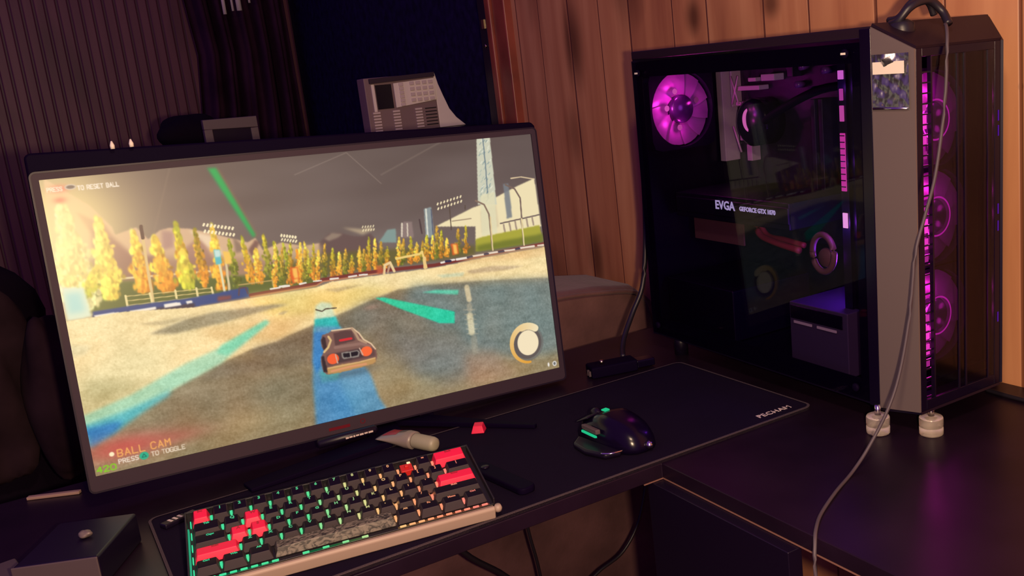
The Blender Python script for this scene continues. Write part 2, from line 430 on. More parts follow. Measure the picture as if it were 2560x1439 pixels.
    line([(1496, 156), (1538, 155), (1592, 169)], 4, (225, 200, 160))
    # skyscraper
    poly([(1380, -1), (1433, -1), (1426, 245), (1352, 236)], (205, 205, 182), 1, 1.2)
    for k in range(70):
        f = rng.random(); a = rng.random()
        x0, y0 = (1383, 4); x1, y1 = (1435, 9); x2, y2 = (1356, 231)
        x = x0 + 4 + a * (x1 - x0 - 12) * (1 + .25 * f) + f * (x2 - x0); y = y0 + f * (y2 - y0)
        line([(x, y), (x + 7, y - 7)], 3, [(120, 145, 150), (235, 235, 215), (165, 180, 170)][k % 3], .75)
    line([(1405, 1), (1402, 92), (1395, 218)], 5, (90, 110, 125), .7)
    poly([(1366, 203), (1423, 198), (1414, 349), (1351, 352)], (225, 218, 180), .85, 2)
    poly([(1462, 173), (1484, 173), (1482, 299), (1459, 302)], (120, 125, 130), .9, 2)
    # hedge on the right, hedge on the left
    poly([(1325, 360), (1356, 355), (1590, 343), (1596, 404), (1318, 405)], (170, 165, 60), 1, 2)
    poly([(1327, 383), (1600, 377), (1596, 410), (1324, 407)], (112, 118, 45), .9, 5)
    poly([(80, 241), (750, 342), (741, 399), (74, 333)], (150, 112, 92), .75, 14)
    poly([(69, 314), (743, 389), (736, 435), (69, 407)], (98, 104, 50), 1, 5)
    poly([(624, 323), (929, 342), (1321, 382), (1316, 417), (611, 404)], (104, 96, 50), .9, 6)
    poly([(629, 288), (777, 304), (760, 344), (621, 344)], (190, 160, 128), .8, 8)
    line([(77, 311), (206, 320), (420, 335)], 6, (235, 215, 165), .9, 2)
    # poplars: base x, base y, top x, top y, half width, colour
    def tree(bx, by, tx, ty, w, c1, c2, s):
        r = np.random.default_rng(s)
        L = np.hypot(bx - tx, by - ty); w = w * .72
        n = int(34 + L * w / 26)
        for k in range(n):
            f = r.random() ** .85 if k > 6 else k / 7.0
            ww = w * (.14 + .86 * min(1, f * 1.15) ** .9) * (1 - .45 * max(0, f - .8) / .2) * (1 + .22 * np.sin(f * 17 + s) + .12 * np.sin(f * 41 + 2 * s))
            o = (r.random() + r.random() - 1)
            x = tx + (bx - tx) * f + ww * o * 1.05; y = ty + (by - ty) * f
            m = min(1, max(0, f * 1.1 + .5 * (r.random() - .5)))
            c = np.array(c1) * (1 - m) + np.array(c2) * m
            c = c * (.74 + .5 * r.random()) * (1.04 - .18 * o)
            q = max(1.0, min(w, 30) / 15)
            a_, b_ = (1.8 + 1.9 * r.random()) * q, (2.8 + 3.6 * r.random()) * q
            i0, i1 = max(0, int((y - 2.2 * b_) * sx)), min(NY, int((y + 2.2 * b_) * sx) + 1)
            j0, j1 = max(0, int((x - 2.2 * a_) * sx)), min(NX, int((x + 2.2 * a_) * sx) + 1)
            if i1 <= i0 or j1 <= j0: continue
            d2 = ((xx[i0:i1, j0:j1] - x) / a_) ** 2 + ((yy[i0:i1, j0:j1] - y) / b_) ** 2
            mm = np.exp(-d2 ** 1.5 * 1.2)[..., None] * .92
            img[i0:i1, j0:j1] = img[i0:i1, j0:j1] * (1 - mm) + np.clip(c, 0, 255) / 255 * mm
    Yl, Or, Gr, Dg, Cr = (255, 212, 84), (242, 150, 48), (180, 178, 52), (104, 108, 40), (255, 236, 160)
    big = [((56, 391), (41, 80), 95, Cr, Cr), ((33, 317), (53, 100), 70, Cr, (250, 215, 120)),
           ((132, 371), (131, 128), 62, (250, 215, 100), Yl), ((62, 355), (107, 273), 40, Yl, Gr),
           ((223, 368), (219, 182), 44, (250, 215, 90), Or), ((286, 374), (274, 206), 50, Yl, Or),
           ((345, 360), (340, 171), 36, Gr, Or), ((351, 376), (344, 257), 48, Yl, Gr), ((395, 378), (393, 198), 30, (140, 130, 40), Or),
           ((442, 396), (443, 192), 34, Yl, Or), ((489, 394), (487, 243), 26, Gr, Dg),
           ((536, 392), (527, 241), 26, Gr, Or), ((559, 395), (562, 284), 28, Yl, Or), ((598, 392), (592, 245), 26, (215, 190, 60), Dg),
           ((632, 397), (622, 272), 24, Gr, Dg), ((661, 397), (650, 281), 22, Gr, Dg), ((695, 402), (690, 307), 24, Or, Or), ((720, 401), (718, 285), 22, Yl, Gr)]
    for k, (b, tp, w, c1, c2) in enumerate(big): tree(b[0], b[1], tp[0], tp[1], w, c1, c2, k)
    tops = [(20, 800), (60, 830), (110, 800), (170, 800), (200, 840), (250, 810), (280, 850), (320, 810), (370, 840), (410, 860), (450, 845), (490, 880), (540, 830), (570, 850), (600, 770), (640, 780), (680, 800), (720, 830), (800, 770), (830, 780), (880, 770), (920, 810), (960, 800), (990, 760), (1030, 760), (1060, 700), (1090, 730), (1130, 780), (1210, 720), (1265, 700)]
    q0, q1 = (694, -127), (742, -124); ex = ((q1[0] - q0[0]) / 100, (q1[1] - q0[1]) / 100)
    r0, r1 = (933, 316), (925, 369); ey = ((r1[0] - r0[0]) / 100, (r1[1] - r0[1]) / 100)
    for k, (x, y) in enumerate(tops):
        yb = 1075 - x * .155
        p = (r0[0] + (x - 600) * ((986, 323)[0] - r0[0]) / 100, r0[1] + (x - 600) * ((986, 323)[1] - r0[1]) / 100)
        tp = (p[0] + ey[0] * (y - 800), p[1] + ey[1] * (y - 800)); b = (p[0] + ey[0] * (yb - 800), p[1] + ey[1] * (yb - 800))
        tree(b[0], b[1], tp[0], tp[1], 21, [Yl, (215, 160, 60), Gr][k % 3], [Or, Dg, (200, 120, 45)][k % 3], 40 + k)
    blob((18, 191), 130, 190, (255, 234, 165), .62)
    blob((61, 113), 170, 120, (250, 215, 140), .35)
    # stadium light banks
    def bank(a, b, n, dy, w=6):
        for r_ in range(2):
            for k in range(n):
                f = k / (n - 1.0)
                p = (a[0] + (b[0] - a[0]) * f, a[1] + (b[1] - a[1]) * f + r_ * dy)
                line([(p[0] - 1.5, p[1] + 3), (p[0] + 1.5, p[1] - 2)], w, (252, 235, 190))
    line([(1242, 229), (1237, 313)], 4, (90, 75, 65))
    bank((1199, 215), (1289, 199), 8, 17, 5)
    bank((421, 186), (504, 209), 9, 21, 6)
    bank((649, 251), (692, 263), 6, 15, 4)
    bank((650, 253), (694, 265), 6, 12, 4); bank((920, 260), (957, 262), 5, 12, 3)
    # street lamps and masts
    line([(1345, 221), (1376, 239), (1390, 276), (1386, 409)], 6, (135, 112, 95))
    line([(1471, 177), (1506, 196), (1524, 233), (1514, 410)], 6, (120, 100, 90))
    line([(1394, 288), (1387, 410)], 5, (225, 200, 150)); line([(1519, 310), (1516, 410)], 5, (235, 215, 160))
    line([(1124, 262), (1126, 310)], 6, (80, 65, 65)); line([(1302, 233), (1300, 247)], 4, (90, 75, 65))
    line([(244, 171), (242, 247), (240, 407)], 8, (222, 190, 130)); line([(244, 168), (243, 204)], 10, (90, 65, 55))
    line([(447, 307), (449, 412)], 7, (225, 215, 170)); line([(467, 315), (463, 425)], 7, (215, 195, 150))
    poly([(436, 268), (455, 271), (455, 315), (436, 318)], (95, 185, 190), 1, 1.5); poly([(439, 270), (455, 272), (454, 293), (438, 293)], (200, 225, 215), 1, 2)
    poly([(463, 277), (483, 282), (486, 320), (464, 319)], (245, 195, 90), 1, 2)
    # railing, banner boards
    for k in range(4): line([((168, 373)[0], (168, 373)[1] + 14 * k), ((412, 388)[0], (412, 388)[1] + 12 * k)], 3, (225, 195, 125), .85)
    for p, q in (((168, 371), (168, 414)), ((235, 375), (237, 409)), ((307, 378), (307, 402)), ((368, 381), (368, 408)), ((412, 386), (414, 416))): line([p, q], 6, (238, 215, 150))
    line([(494, 392), (598, 394), (598, 412)], 4, (200, 165, 100), .8)
    poly([(6, 319), (63, 327), (68, 417), (5, 419)], (226, 232, 200), 1, 3)
    poly([(12, 337), (53, 339), (55, 400), (12, 401)], (150, 210, 210), .55, 8)
    poly([(74, 404), (159, 403), (324, 408), (418, 407), (483, 403), (520, 404), (520, 435), (413, 436), (355, 438), (154, 437), (70, 431)], (55, 75, 125), 1, 2)
    poly([(72, 417), (356, 426), (354, 443), (73, 434)], (70, 55, 60), .9, 3)
    for pts in ([(74, 415), (141, 416), (145, 429), (82, 429)], [(171, 418), (245, 418), (245, 426), (172, 427)], [(269, 415), (314, 416), (317, 426), (269, 426)], [(331, 416), (349, 417), (350, 425), (334, 426)]):
        poly(pts, (245, 232, 215), 1, 1.5)
    poly([(425, 418), (466, 420), (464, 433), (423, 433)], (150, 75, 60), .8, 3)
    line([(489, 424), (494, 402), (513, 403), (517, 424)], 5, (90, 70, 80))
    line([(525, 431), (737, 428), (759, 418), (950, 419), (1158, 430), (1353, 422), (1600, 416)], 12, (120, 50, 45), .95, 2)
    line([(524, 436), (736, 434), (758, 424), (949, 427)], 5, (200, 130, 90), .8, 2)
    for p, q, w in (((589, 421), (618, 421), 8), ((628, 421), (643, 421), 7), ((619, 418), (648, 420), 10), ((683, 420), (703, 419), 8), ((729, 418), (754, 420), 6), ((785, 420), (811, 421), 8), ((847, 422), (874, 422), 7), ((884, 422), (911, 424), 7), ((1182, 425), (1197, 424), 9), ((1218, 422), (1233, 422), 9), ((1242, 422), (1282, 422), 11), ((1304, 420), (1350, 420), 8), ((1366, 419), (1404, 419), 9), ((1432, 419), (1474, 420), 9), ((1497, 418), (1556, 419), 10), ((1573, 419), (1596, 420), 8)):
        line([p, q], w * .75, (235, 225, 215))
    for p, q in (((1200, 423), (1218, 424)), ((1285, 422), (1302, 421)), ((1353, 420), (1366, 420)), ((1410, 420), (1429, 420)), ((1480, 420), (1495, 419))): line([p, q], 8, (45, 45, 75))
    for p in ((1227, 363), (658, 373), (659, 360)):
        poly([p, (p[0] + 26, p[1] + 2), (p[0] + 26, p[1] + 40), (p[0] + 2, p[1] + 42)], (225, 95, 40), .9, 2)
        poly([(p[0] + 7, p[1] + 4), (p[0] + 22, p[1] + 5), (p[0] + 22, p[1] + 38), (p[0] + 9, p[1] + 39)], (252, 200, 95), .9, 2)
    line([(970, 431), (977, 402), (997, 396), (1007, 428)], 9, (235, 205, 150)); line([(984, 428), (993, 407)], 7, (190, 150, 120))
    line([(1021, 386), (1107, 382), (1117, 375), (1125, 433)], 8, (238, 205, 120)); line([(1122, 399), (1120, 432)], 12, (236, 200, 130))
    poly([(947, 400), (969, 400), (967, 430), (946, 430)], (200, 95, 60), .8, 3)

    # ---- ground
    g = [(-14, 421), (153, 418), (354, 440), (524, 440), (735, 440), (788, 429), (948, 433), (1157, 439), (1351, 432), (1602, 429), (1628, 956), (1546, 1535), (-109, 1005)]
    poly(g, (244, 218, 160), 1, 1.2)
    poly([(506, 439), (632, 438), (870, 457), (1008, 492), (831, 532), (592, 529)], (240, 205, 115), .8, 14)
    poly([(351, 510), (519, 515), (724, 520), (582, 596), (414, 562)], (225, 180, 115), .6, 12)
    poly([(1295, 419), (1601, 420), (1598, 464), (1244, 441)], (226, 180, 120), .5, 6)
    # shaded ground
    poly([(-60, 1277), (-33, 790), (181, 719), (292, 667), (403, 632), (505, 604), (582, 596), (622, 583), (718, 560), (830, 536), (933, 510), (1008, 494), (1097, 495), (1313, 513), (1477, 531), (1685, 558), (1546, 1535)], (150, 132, 98), 1, 3)
    poly([(505, 604), (582, 596), (716, 570), (947, 513), (1096, 501), (1312, 525), (1087, 564), (845, 620), (676, 657), (500, 636)], (112, 100, 82), .8, 10)
    poly([(1067, 493), (1685, 558), (1644, 844), (1417, 828), (1203, 722), (997, 563)], (118, 130, 126), .9, 16)
    poly([(918, 512), (1211, 662), (1263, 858), (1148, 878), (917, 707), (827, 560)], (122, 114, 100), .85, 24)
    poly([(963, 644), (1344, 750), (1363, 848), (1033, 821)], (122, 126, 124), .6, 22)
    poly([(181, 719), (476, 628), (704, 648), (677, 825), (209, 829)], (136, 118, 90), .7, 22)
    poly([(403, 632), (730, 654), (698, 689), (325, 674)], (116, 104, 84), .7, 10)
    poly([(1219, 771), (1340, 781), (1425, 894), (1225, 895)], (170, 135, 110), .6, 16)
    blob((907, 539), 28, 10, (175, 130, 110), .5)
    blob((444, 837), 120, 50, (165, 145, 105), .6); blob((971, 837), 100, 30, (160, 138, 98), .6)
    # shadows on the lit part
    poly([(211, 499), (322, 472), (405, 465), (588, 472), (638, 481), (522, 492), (423, 504), (282, 512)], (160, 145, 112), .95, 4)
    poly([(184, 462), (267, 465), (365, 460), (264, 482)], (198, 176, 130), .8, 3)
    poly([(761, 452), (898, 456), (800, 467)], (190, 165, 115), .9, 3); poly([(1272, 468), (1378, 467), (1503, 486), (1438, 491), (1288, 482)], (196, 172, 135), .9, 3)
    poly([(1158, 467), (1265, 472), (1257, 486), (1180, 479)], (190, 205, 175), .7, 3)
    poly([(596, 507), (616, 500), (635, 502), (614, 512)], (185, 160, 115), .8, 2)
    poly([(-10, 488), (55, 503), (35, 528), (-1, 530)], (205, 200, 160), .5, 6)
    poly([(2, 607), (38, 610), (215, 645), (111, 689), (11, 725), (-1, 711)], (170, 158, 105), .55, 16)
    # coloured lane markings
    poly([(558, 519), (569, 529), (403, 632), (242, 688), (-10, 809), (-5, 710), (133, 675), (301, 610), (449, 569)], (150, 212, 180), .75, 5)
    poly([(412, 574), (558, 519), (567, 529), (512, 561), (424, 610), (394, 597)], (120, 212, 172), .8, 4)
    poly([(-1, 739), (37, 732), (105, 721), (186, 701), (249, 684), (236, 701), (151, 738), (67, 784), (1, 812)], (75, 175, 185), .85, 7)
    poly([(0, 750), (54, 747), (101, 748), (77, 776), (2, 808)], (35, 120, 190), .85, 7)
    poly([(926, 509), (958, 513), (1207, 608), (1201, 650), (1144, 639), (999, 556)], (52, 205, 160), 1, 2)
    poly([(1094, 518), (1154, 519), (1234, 533), (1228, 549), (1138, 529)], (95, 205, 170), .9, 2.5)
    poly([(723, 501), (744, 491), (775, 501), (781, 551), (712, 552)], (205, 222, 190), .9, 4)
    poly([(713, 545), (784, 549), (795, 603), (704, 592)], (45, 190, 185), .95, 3)
    poly([(707, 568), (795, 585), (812, 657), (872, 770), (888, 854), (910, 904), (664, 910), (675, 754)], (92, 148, 180), 1, 5)
    poly([(704, 587), (742, 594), (736, 669), (692, 730), (685, 686)], (45, 125, 195), .8, 4)
    poly([(703, 725), (773, 734), (754, 765), (703, 763)], (85, 195, 160), .7, 5)
    poly([(692, 730), (756, 751), (801, 913), (664, 910)], (70, 130, 185), .5, 10)
    line([(722, 514), (741, 523), (754, 517), (790, 520)], 4, (75, 60, 50), .9)
    # bright dashed reflection
    line([(1266, 529), (1269, 574)], 20, (222, 205, 165), .85, 6); line([(1266, 596), (1267, 612)], 20, (180, 170, 145), .6, 6)
    line([(1263, 634), (1262, 695)], 24, (222, 205, 165), .9, 8); line([(1267, 719), (1264, 765)], 24, (160, 150, 130), .6, 8)
    for k in range(6): line([((1243, 608)[0], (1243, 608)[1] + 18 * k), ((1285, 615)[0], (1285, 615)[1] + 18 * k)], 4, (190, 175, 148), .5, 4)
    # surface texture of the ground
    gm = blur(mask(g), 1)
    img[:] += (gm * (noise(1.8) * .020 + noise(7, 2, .8) * .014 + noise(30, 1.6, .8) * .010))[..., None]
    img[:] += (gm * noise(38))[..., None] * np.array([.010, -.004, -.010])

    # ---- car seen from behind
    blob((808, 750), 95, 16, (70, 85, 95), .5)
    poly([(722, 619), (730, 602), (751, 600), (764, 592), (811, 596), (832, 594), (853, 616), (861, 643), (888, 661), (903, 683), (903, 715), (891, 734), (860, 737), (769, 741), (725, 739), (715, 727), (711, 695), (715, 675), (728, 657), (721, 639)], (128, 92, 82), 1, 1.2)
    poly([(723, 619), (732, 607), (738, 614), (739, 647), (726, 655)], (60, 42, 45), 1, 1.5)
    poly([(715, 675), (724, 673), (730, 732), (715, 728)], (50, 38, 42), 1, 1.5)
    poly([(766, 603), (810, 602), (830, 607), (838, 642), (767, 647)], (92, 62, 60), 1, 1.5)
    line([(749, 612), (755, 626), (743, 648), (727, 661)], 7, (232, 195, 130), .9, 2)
    line([(763, 594), (815, 597), (833, 598), (853, 620), (865, 644), (889, 664), (901, 685)], 5, (235, 205, 165), .9, 2)
    line([(831, 599), (841, 618), (849, 641), (872, 658)], 8, (185, 150, 120), .9, 2)
    line([(786, 632), (824, 633)], 8, (215, 45, 50))
    line([(766, 653), (855, 657), (882, 671)], 10, (150, 112, 100), .9, 3)
    poly([(734, 671), (772, 671), (861, 673), (897, 684), (899, 710), (730, 711)], (98, 68, 66), .95, 3)
    poly([(765, 673), (857, 674), (854, 705), (766, 707)], (74, 55, 56), 1, 2)
    poly([(784, 675), (840, 677), (846, 686), (840, 700), (788, 698), (783, 690)], (150, 140, 130), 1, 1.2)
    poly([(789, 679), (837, 680), (841, 686), (837, 695), (792, 694), (788, 689)], (28, 22, 30), 1, 1.2)
    line([(813, 680), (813, 696)], 4, (160, 150, 140))
    blob((753, 690), 20, 18, (245, 95, 50), 1, True); blob((869, 687), 20, 17, (250, 105, 55), 1, True)
    line([(763, 677), (766, 707)], 4, (205, 170, 150)); line([(847, 672), (855, 697)], 4, (205, 170, 150))
    poly([(729, 717), (781, 714), (838, 718), (897, 714), (897, 727), (889, 734), (860, 737), (769, 741), (729, 738)], (190, 145, 88), 1, 1.5)
    line([(732, 718), (780, 719), (838, 719), (895, 716)], 4, (222, 180, 120), .9, 2)
    line([(742, 731), (803, 728), (861, 730)], 7, (226, 150, 110), .8, 3)

    # ---- round gauge
    c = (1480, 779)
    blob(c, 66, 68, (110, 108, 104), .75, True)
    blob((c[0] - 3, c[1] - 2), 60, 62, (96, 86, 84), .9, True)
    blob((c[0] + 1, c[1] - 1), 44, 48, (244, 226, 190), 1, True)
    R_ = 75
    n = 40
    for k in range(n):
        f = k / (n - 1.0); an = np.radians(-52 - 213 * f)
        w = 26 * (1 - f) + 9 * f if f > .25 else 27
        col = np.array([240, 224, 185]) * (1 - f) + np.array([226, 160, 60]) * f
        an2 = np.radians(-52 - 213 * (k + 1) / (n - 1.0))
        rr = R_ - w / 2
        line([(c[0] + rr * np.cos(an), c[1] + rr * np.sin(an) * 1.04), (c[0] + rr * np.cos(an2), c[1] + rr * np.sin(an2) * 1.04)], w, col, 1, 1)
    blob((1555, 879), 4, 8, (235, 228, 220), 1, True)
    blob((1581, 880), 9, 10, (225, 220, 215), 1, True); blob((1581, 880), 5, 6, (110, 110, 110), 1, True)

    # ---- lettering drawn as strokes
    F = {'A': [[(0, 6), (2, 0), (4, 6)], [(1, 4), (3, 4)]], 'B': [[(0, 0), (3, 0), (4, 1.5), (3, 3), (0, 3)], [(3, 3), (4, 4.5), (3, 6), (0, 6), (0, 0)]],
         'C': [[(4, 1), (3, 0), (1, 0), (0, 1), (0, 5), (1, 6), (3, 6), (4, 5)]], 'E': [[(4, 0), (0, 0), (0, 6), (4, 6)], [(0, 3), (3, 3)]],
         'G': [[(4, 1), (3, 0), (1, 0), (0, 1), (0, 5), (1, 6), (4, 6), (4, 3), (2.5, 3)]], 'L': [[(0, 0), (0, 6), (4, 6)]], 'M': [[(0, 6), (0, 0), (2, 3), (4, 0), (4, 6)]],
         'O': [[(0, 1), (1, 0), (3, 0), (4, 1), (4, 5), (3, 6), (1, 6), (0, 5), (0, 1)]], 'P': [[(0, 6), (0, 0), (3, 0), (4, 1.5), (3, 3), (0, 3)]],
         'R': [[(0, 6), (0, 0), (3, 0), (4, 1.5), (3, 3), (0, 3)], [(2, 3), (4, 6)]], 'S': [[(4, .6), (3, 0), (1, 0), (0, 1.5), (1, 3), (3, 3), (4, 4.5), (3, 6), (1, 6), (0, 5.4)]],
         'T': [[(0, 0), (4, 0)], [(2, 0), (2, 6)]], '4': [[(3, 6), (3, 0), (0, 4), (4, 4)]], '2': [[(0, 1), (1, 0), (3, 0), (4, 1.5), (0, 6), (4, 6)]], '0': [[(0, 1), (1, 0), (3, 0), (4, 1), (4, 5), (3, 6), (1, 6), (0, 5), (0, 1)]]}
    def text(s, p, h, col, w, adv=5.6, wd=1.0):
        x = p[0]; k = h / 6.0
        for ch in s:
            for st in F.get(ch, []): line([(x + a * k * wd, p[1] + b * k) for a, b in st], w, col, 1, .8)
            x += adv * k * wd if ch != ' ' else adv * k * .6
        return x
    e = (108, 831)
    blob((e[0] - 20, e[1] - 2), 130, 42, (215, 75, 70), .72)
    blob((e[0] + 110, e[1] + 2), 120, 26, (190, 90, 80), .45)
    b0, b1 = (69, 859), (210, 858)
    text('BALL CAM', (b0[0], b1[1] - 24), 21, (240, 168, 92), 3.4, 5.9, .98)
    blob((b0[0] - 16, b0[1] - 16), 7, 7, (255, 235, 190), 1, True)
    t0, t1 = (68, 881), (225, 889)
    x = text('PRESS', (t0[0], t0[1] - 17), 13, (240, 225, 205), 2.6, 5.6, .95)
    blob((x + 13, t0[1] - 11), 13, 12, (45, 175, 135), 1, True)
    line([(x + 7, t0[1] - 7), (x + 13, t0[1] - 17), (x + 19, t0[1] - 7), (x + 7, t0[1] - 7)], 2, (15, 95, 85))
    text('TO TOGGLE', (x + 34, t0[1] - 17), 13, (235, 215, 190), 2.6, 5.6, .95)
    z0 = (5, 896)
    text('420', (z0[0] + 1, z0[1] - 22), 17, (130, 205, 30), 3.4, 5.6, 1.2)
    s0, s1 = (95, 34), (200, 34)
    blob((47, 31), 26, 12, (235, 120, 100), .8)
    blob((44, 64), 18, 10, (230, 110, 90), .6)
    text('PRESS', ((16, 31)[0], s0[1] - 8), 11, (252, 232, 200), 2.4, 5.6, .8)
    blob(((77, 29)[0], (77, 29)[1]), 15, 8, (205, 190, 170), .9, True); blob(((77, 29)[0], (77, 29)[1]), 11, 5, (110, 95, 85), 1, True)
    text('TO RESET BALL', (s0[0], s0[1] - 6), 12, (240, 225, 205), 2.4, 5.6, .80)

    # warm veil of the lit corner, slight softness of the whole picture
    img = blur(img, .9)
    img = np.clip(img, 0, 1)
    return np.where(img <= .04045, img / 12.92, ((img + .055) / 1.055) ** 2.4)

# ================================================================== the setting
def struct(name, mb, m, **k):
    o = mb.build(name, m, **k); o['kind'] = 'structure'; return o
struct('floor', MB().box(-3.2, 1.3, -2.2, 4.1, -.05, 0), MT['carpet'])
# right wall: boards up to the door opening, a strip above it out of sight
wr = MB(); wr.box(1.056, 1.16, -2.2, 2.10, 0, 2.5); wr.box(1.056, 1.16, 2.10, 3.92, 2.1, 2.5)
struct('wall_right', wr, MT['pine'])
struct('wall_back', MB().box(-3.2, 1.3, 3.92, 4.02, 0, 2.5), MT['dim_pine'])
# doorway in the right wall, its darkness built as a black slab; stained casing
dr = struct('doorway_1', MB().box(1.075, 1.12, 2.14, 3.90, 0, 2.1), MT['doorway_dark'])
cs = MB(); cs.box(1.036, 1.10, 2.015, 2.075, 0, 2.16); cs.box(1.028, 1.10, 2.075, 2.10, 0, 2.16)
cs.build('door_casing', MT['casing'], dr, bevel=.004, label='reddish brown stained casing')
js = MB(); js.box(1.030, 1.10, 2.10, 2.14, 0, 2.1); js.build('door_jamb', MT['bezel_lip'], dr, bevel=.003)
sp_ = MB(); sp_.box(1.0265, 1.03, 2.108, 2.120, DZ + .585, DZ + .606); sp_.build('strike_plate', MT['brass'], dr, label='bright metal strike plate')
sp_ = MB(); sp_.lathe([(.004, 0), (.004, .003)], (1.0265, 2.114, DZ + .545), 12, 'X'); sp_.build('screw', MT['brass'], dr)

# ================================================================== desk
desk = thing('corner_desk', 'dark espresso L-shaped corner desk carrying the monitor and the computer tower', 'desk', (0, 0, DZ))
TH = .018
top = MB(); top.prism([(-.34, .858), (.5755, .858), (.5755, .10), (1.05, .10), (1.05, 1.3635), (-.34, 1.3635)], -TH, 0, axis=2)
top.build('desktop', MT['desk'], desk, bevel=.0012)
t = MB(); t.box(.5485, .5765, .8570, .8583, -.0190, -.0178); t.build('edge_highlight', MT['gold'], desk, label='thin reddish strip standing for the edge highlight')  # highlight along the edge moulding, put in as thin reddish strips
t = MB(); t.box(.5750, .5762, .10, .8570, -.0190, -.0178); t.build('edge_highlight', MT['gold'], desk, label='thin reddish strip standing for the edge highlight')
t = MB(); t.box(.560, .578, .632, .868, -DZ, -.0195); t.build('side_panel', MT['desk_edge'], desk, bevel=.001)
t = MB(); t.box(-.32, -.30, .90, 1.33, -DZ, -TH); t.build('side_panel', MT['desk_edge'], desk, bevel=.001)
t = MB(); t.box(.60, 1.03, .12, .14, -DZ, -TH); t.build('end_panel', MT['desk_edge'], desk, bevel=.001)
t = MB(); t.box(1.0, 1.03, 1.30, 1.34, -DZ, -TH); t.build('leg', MT['desk_edge'], desk, bevel=.001)
t = MB(); t.tube([(1.006, .735, .003), (1.003, .70, .003), (1.003, .66, .003), (1.004, .55, .003), (.99, .35, .003)], .003)
tag(t.build('black_cable', MT['cable'], loc=(0, 0, DZ)), 'thin black cable lying on the desk right of the tower', 'cable')

# ================================================================== mouse pad
pad = thing('desk_pad', 'large black cloth desk pad with pale lettering in its front right corner', 'mouse pad', (.0625, .862, DZ), (0, 0, -.0067))
p = MB(); p.prism(rrect(.7567, .292, .012, 6, .37835, .146), 0, .0035, axis=2); p.build('cloth', MT['pad'], pad)
st = MB()
o_ = rrect(.7567, .292, .012, 6, .37835, .146); i_ = rrect(.7507, .286, .010, 6, .37835, .146); n = len(o_)
vs = [(x, y, .0001) for x, y in o_] + [(x, y, .0044) for x, y in o_] + [(x, y, .0044) for x, y in i_]
fs = []
for k in range(n):
    j = (k + 1) % n; fs += [(k, j, n + j, n + k), (n + k, n + j, 2 * n + j, 2 * n + k)]
st.add(vs, fs); st.build('stitched_edge', MT['pad_edge'], pad)
lettering('PECHAM', .0135, MT['print'], 'lettering', pad, frame((.6800, .0175, .0036), (1, -.02, 0), (0, 1, 0)), bold=.00010, spacing=1.06)

# ================================================================== monitor
SW, SH = .6165, .6165 * 9 / 16
mon = thing('monitor', 'wide black monitor showing a car game, on a V-shaped stand', 'monitor', (.335, 1.235, DZ))
mrot = Matrix(((.9991, .0279, .0321), (-.0302, .9966, .0765), (-.0299, -.0774, .9966))).to_4x4()
Mw = Matrix.Translation(Vector((.0264, 1.2258, .0464 + DZ))) @ mrot
Ml = Matrix.Translation(Vector((-.335, -1.235, -DZ))) @ Mw
def mpart(mb, name, m, **k):
    o = mb.build(name, m, mon, **k); o.matrix_local = Ml; return o
NX, NY = 960, 540
pic = paint_screen(NX, NY)
me = bpy.data.meshes.new('screen')
gx, gy = np.meshgrid(np.linspace(0, SW, NX), np.linspace(SH, 0, NY))
co = np.stack([gx, np.full_like(gx, -.0005), gy], -1).reshape(-1, 3).astype(np.float32)
ii = np.arange(NX * NY).reshape(NY, NX)
q = np.stack([ii[:-1, :-1], ii[1:, :-1], ii[1:, 1:], ii[:-1, 1:]], -1).reshape(-1, 4)
me.vertices.add(len(co)); me.vertices.foreach_set('co', co.ravel())
me.loops.add(q.size); me.loops.foreach_set('vertex_index', q.ravel().astype(np.int32))
me.polygons.add(len(q)); me.polygons.foreach_set('loop_start', np.arange(0, q.size, 4, dtype=np.int32)); me.polygons.foreach_set('loop_total', np.full(len(q), 4, np.int32))
me.update(calc_edges=True)
ca = me.color_attributes.new('picture', 'FLOAT_COLOR', 'POINT')
ca.data.foreach_set('color', np.concatenate([pic.reshape(-1, 3), np.ones((NX * NY, 1))], 1).astype(np.float32).ravel())
m, N, L, P = nt('lit_screen')
P.inputs['Base Color'].default_value = (.004, .004, .005, 1); P.inputs['Roughness'].default_value = .35; P.inputs['Specular IOR Level'].default_value = .25
at_ = N.new('ShaderNodeAttribute'); at_.attribute_name = 'picture'; L.new(at_.outputs['Color'], P.inputs['Emission Color']); P.inputs['Emission Strength'].default_value = 1.0
me.materials.append(m)
scr = bpy.data.objects.new('screen', me); C.objects.link(scr); scr.parent = mon; scr.matrix_local = Ml
scr['label'] = 'lit screen showing a small car on a sunlit field with autumn trees'
# bezel: outer and inner outline, raised rim
def ring(mb, outer, inner, y0, y1):
    n = len(outer)
    vs = [(x, y0, z) for x, z in outer] + [(x, y0, z) for x, z in inner] + [(x, y1, z) for x, z in outer] + [(x, y1, z) for x, z in inner]
    fs = []
    for k in range(n):
        j = (k + 1) % n
        fs += [(k, j, n + j, n + k), (2 * n + k, 3 * n + k, 3 * n + j, 2 * n + j), (k, 2 * n + k, 2 * n + j, j), (n + k, n + j, 3 * n + j, 3 * n + k)]
    return mb.add(vs, fs)
bz = MB(); BL_, BR_, BT_, BB_ = .0075, .0065, .0075, .0175
ow = SW + BL_ + BR_; oh = SH + BT_ + BB_
outer = rrect(ow, oh, .005, 5, (SW + BR_ - BL_) / 2, (SH + BT_ - BB_) / 2)
inner = rrect(SW, SH, .0006, 5, SW / 2, SH / 2)
ring(bz, outer, inner, -.0035, .004); mpart(bz, 'bezel', MT['bezel'])
lp = MB()
outer2 = rrect(ow + .004, oh + .004, .007, 5, (SW + BR_ - BL_) / 2, (SH + BT_ - BB_) / 2)
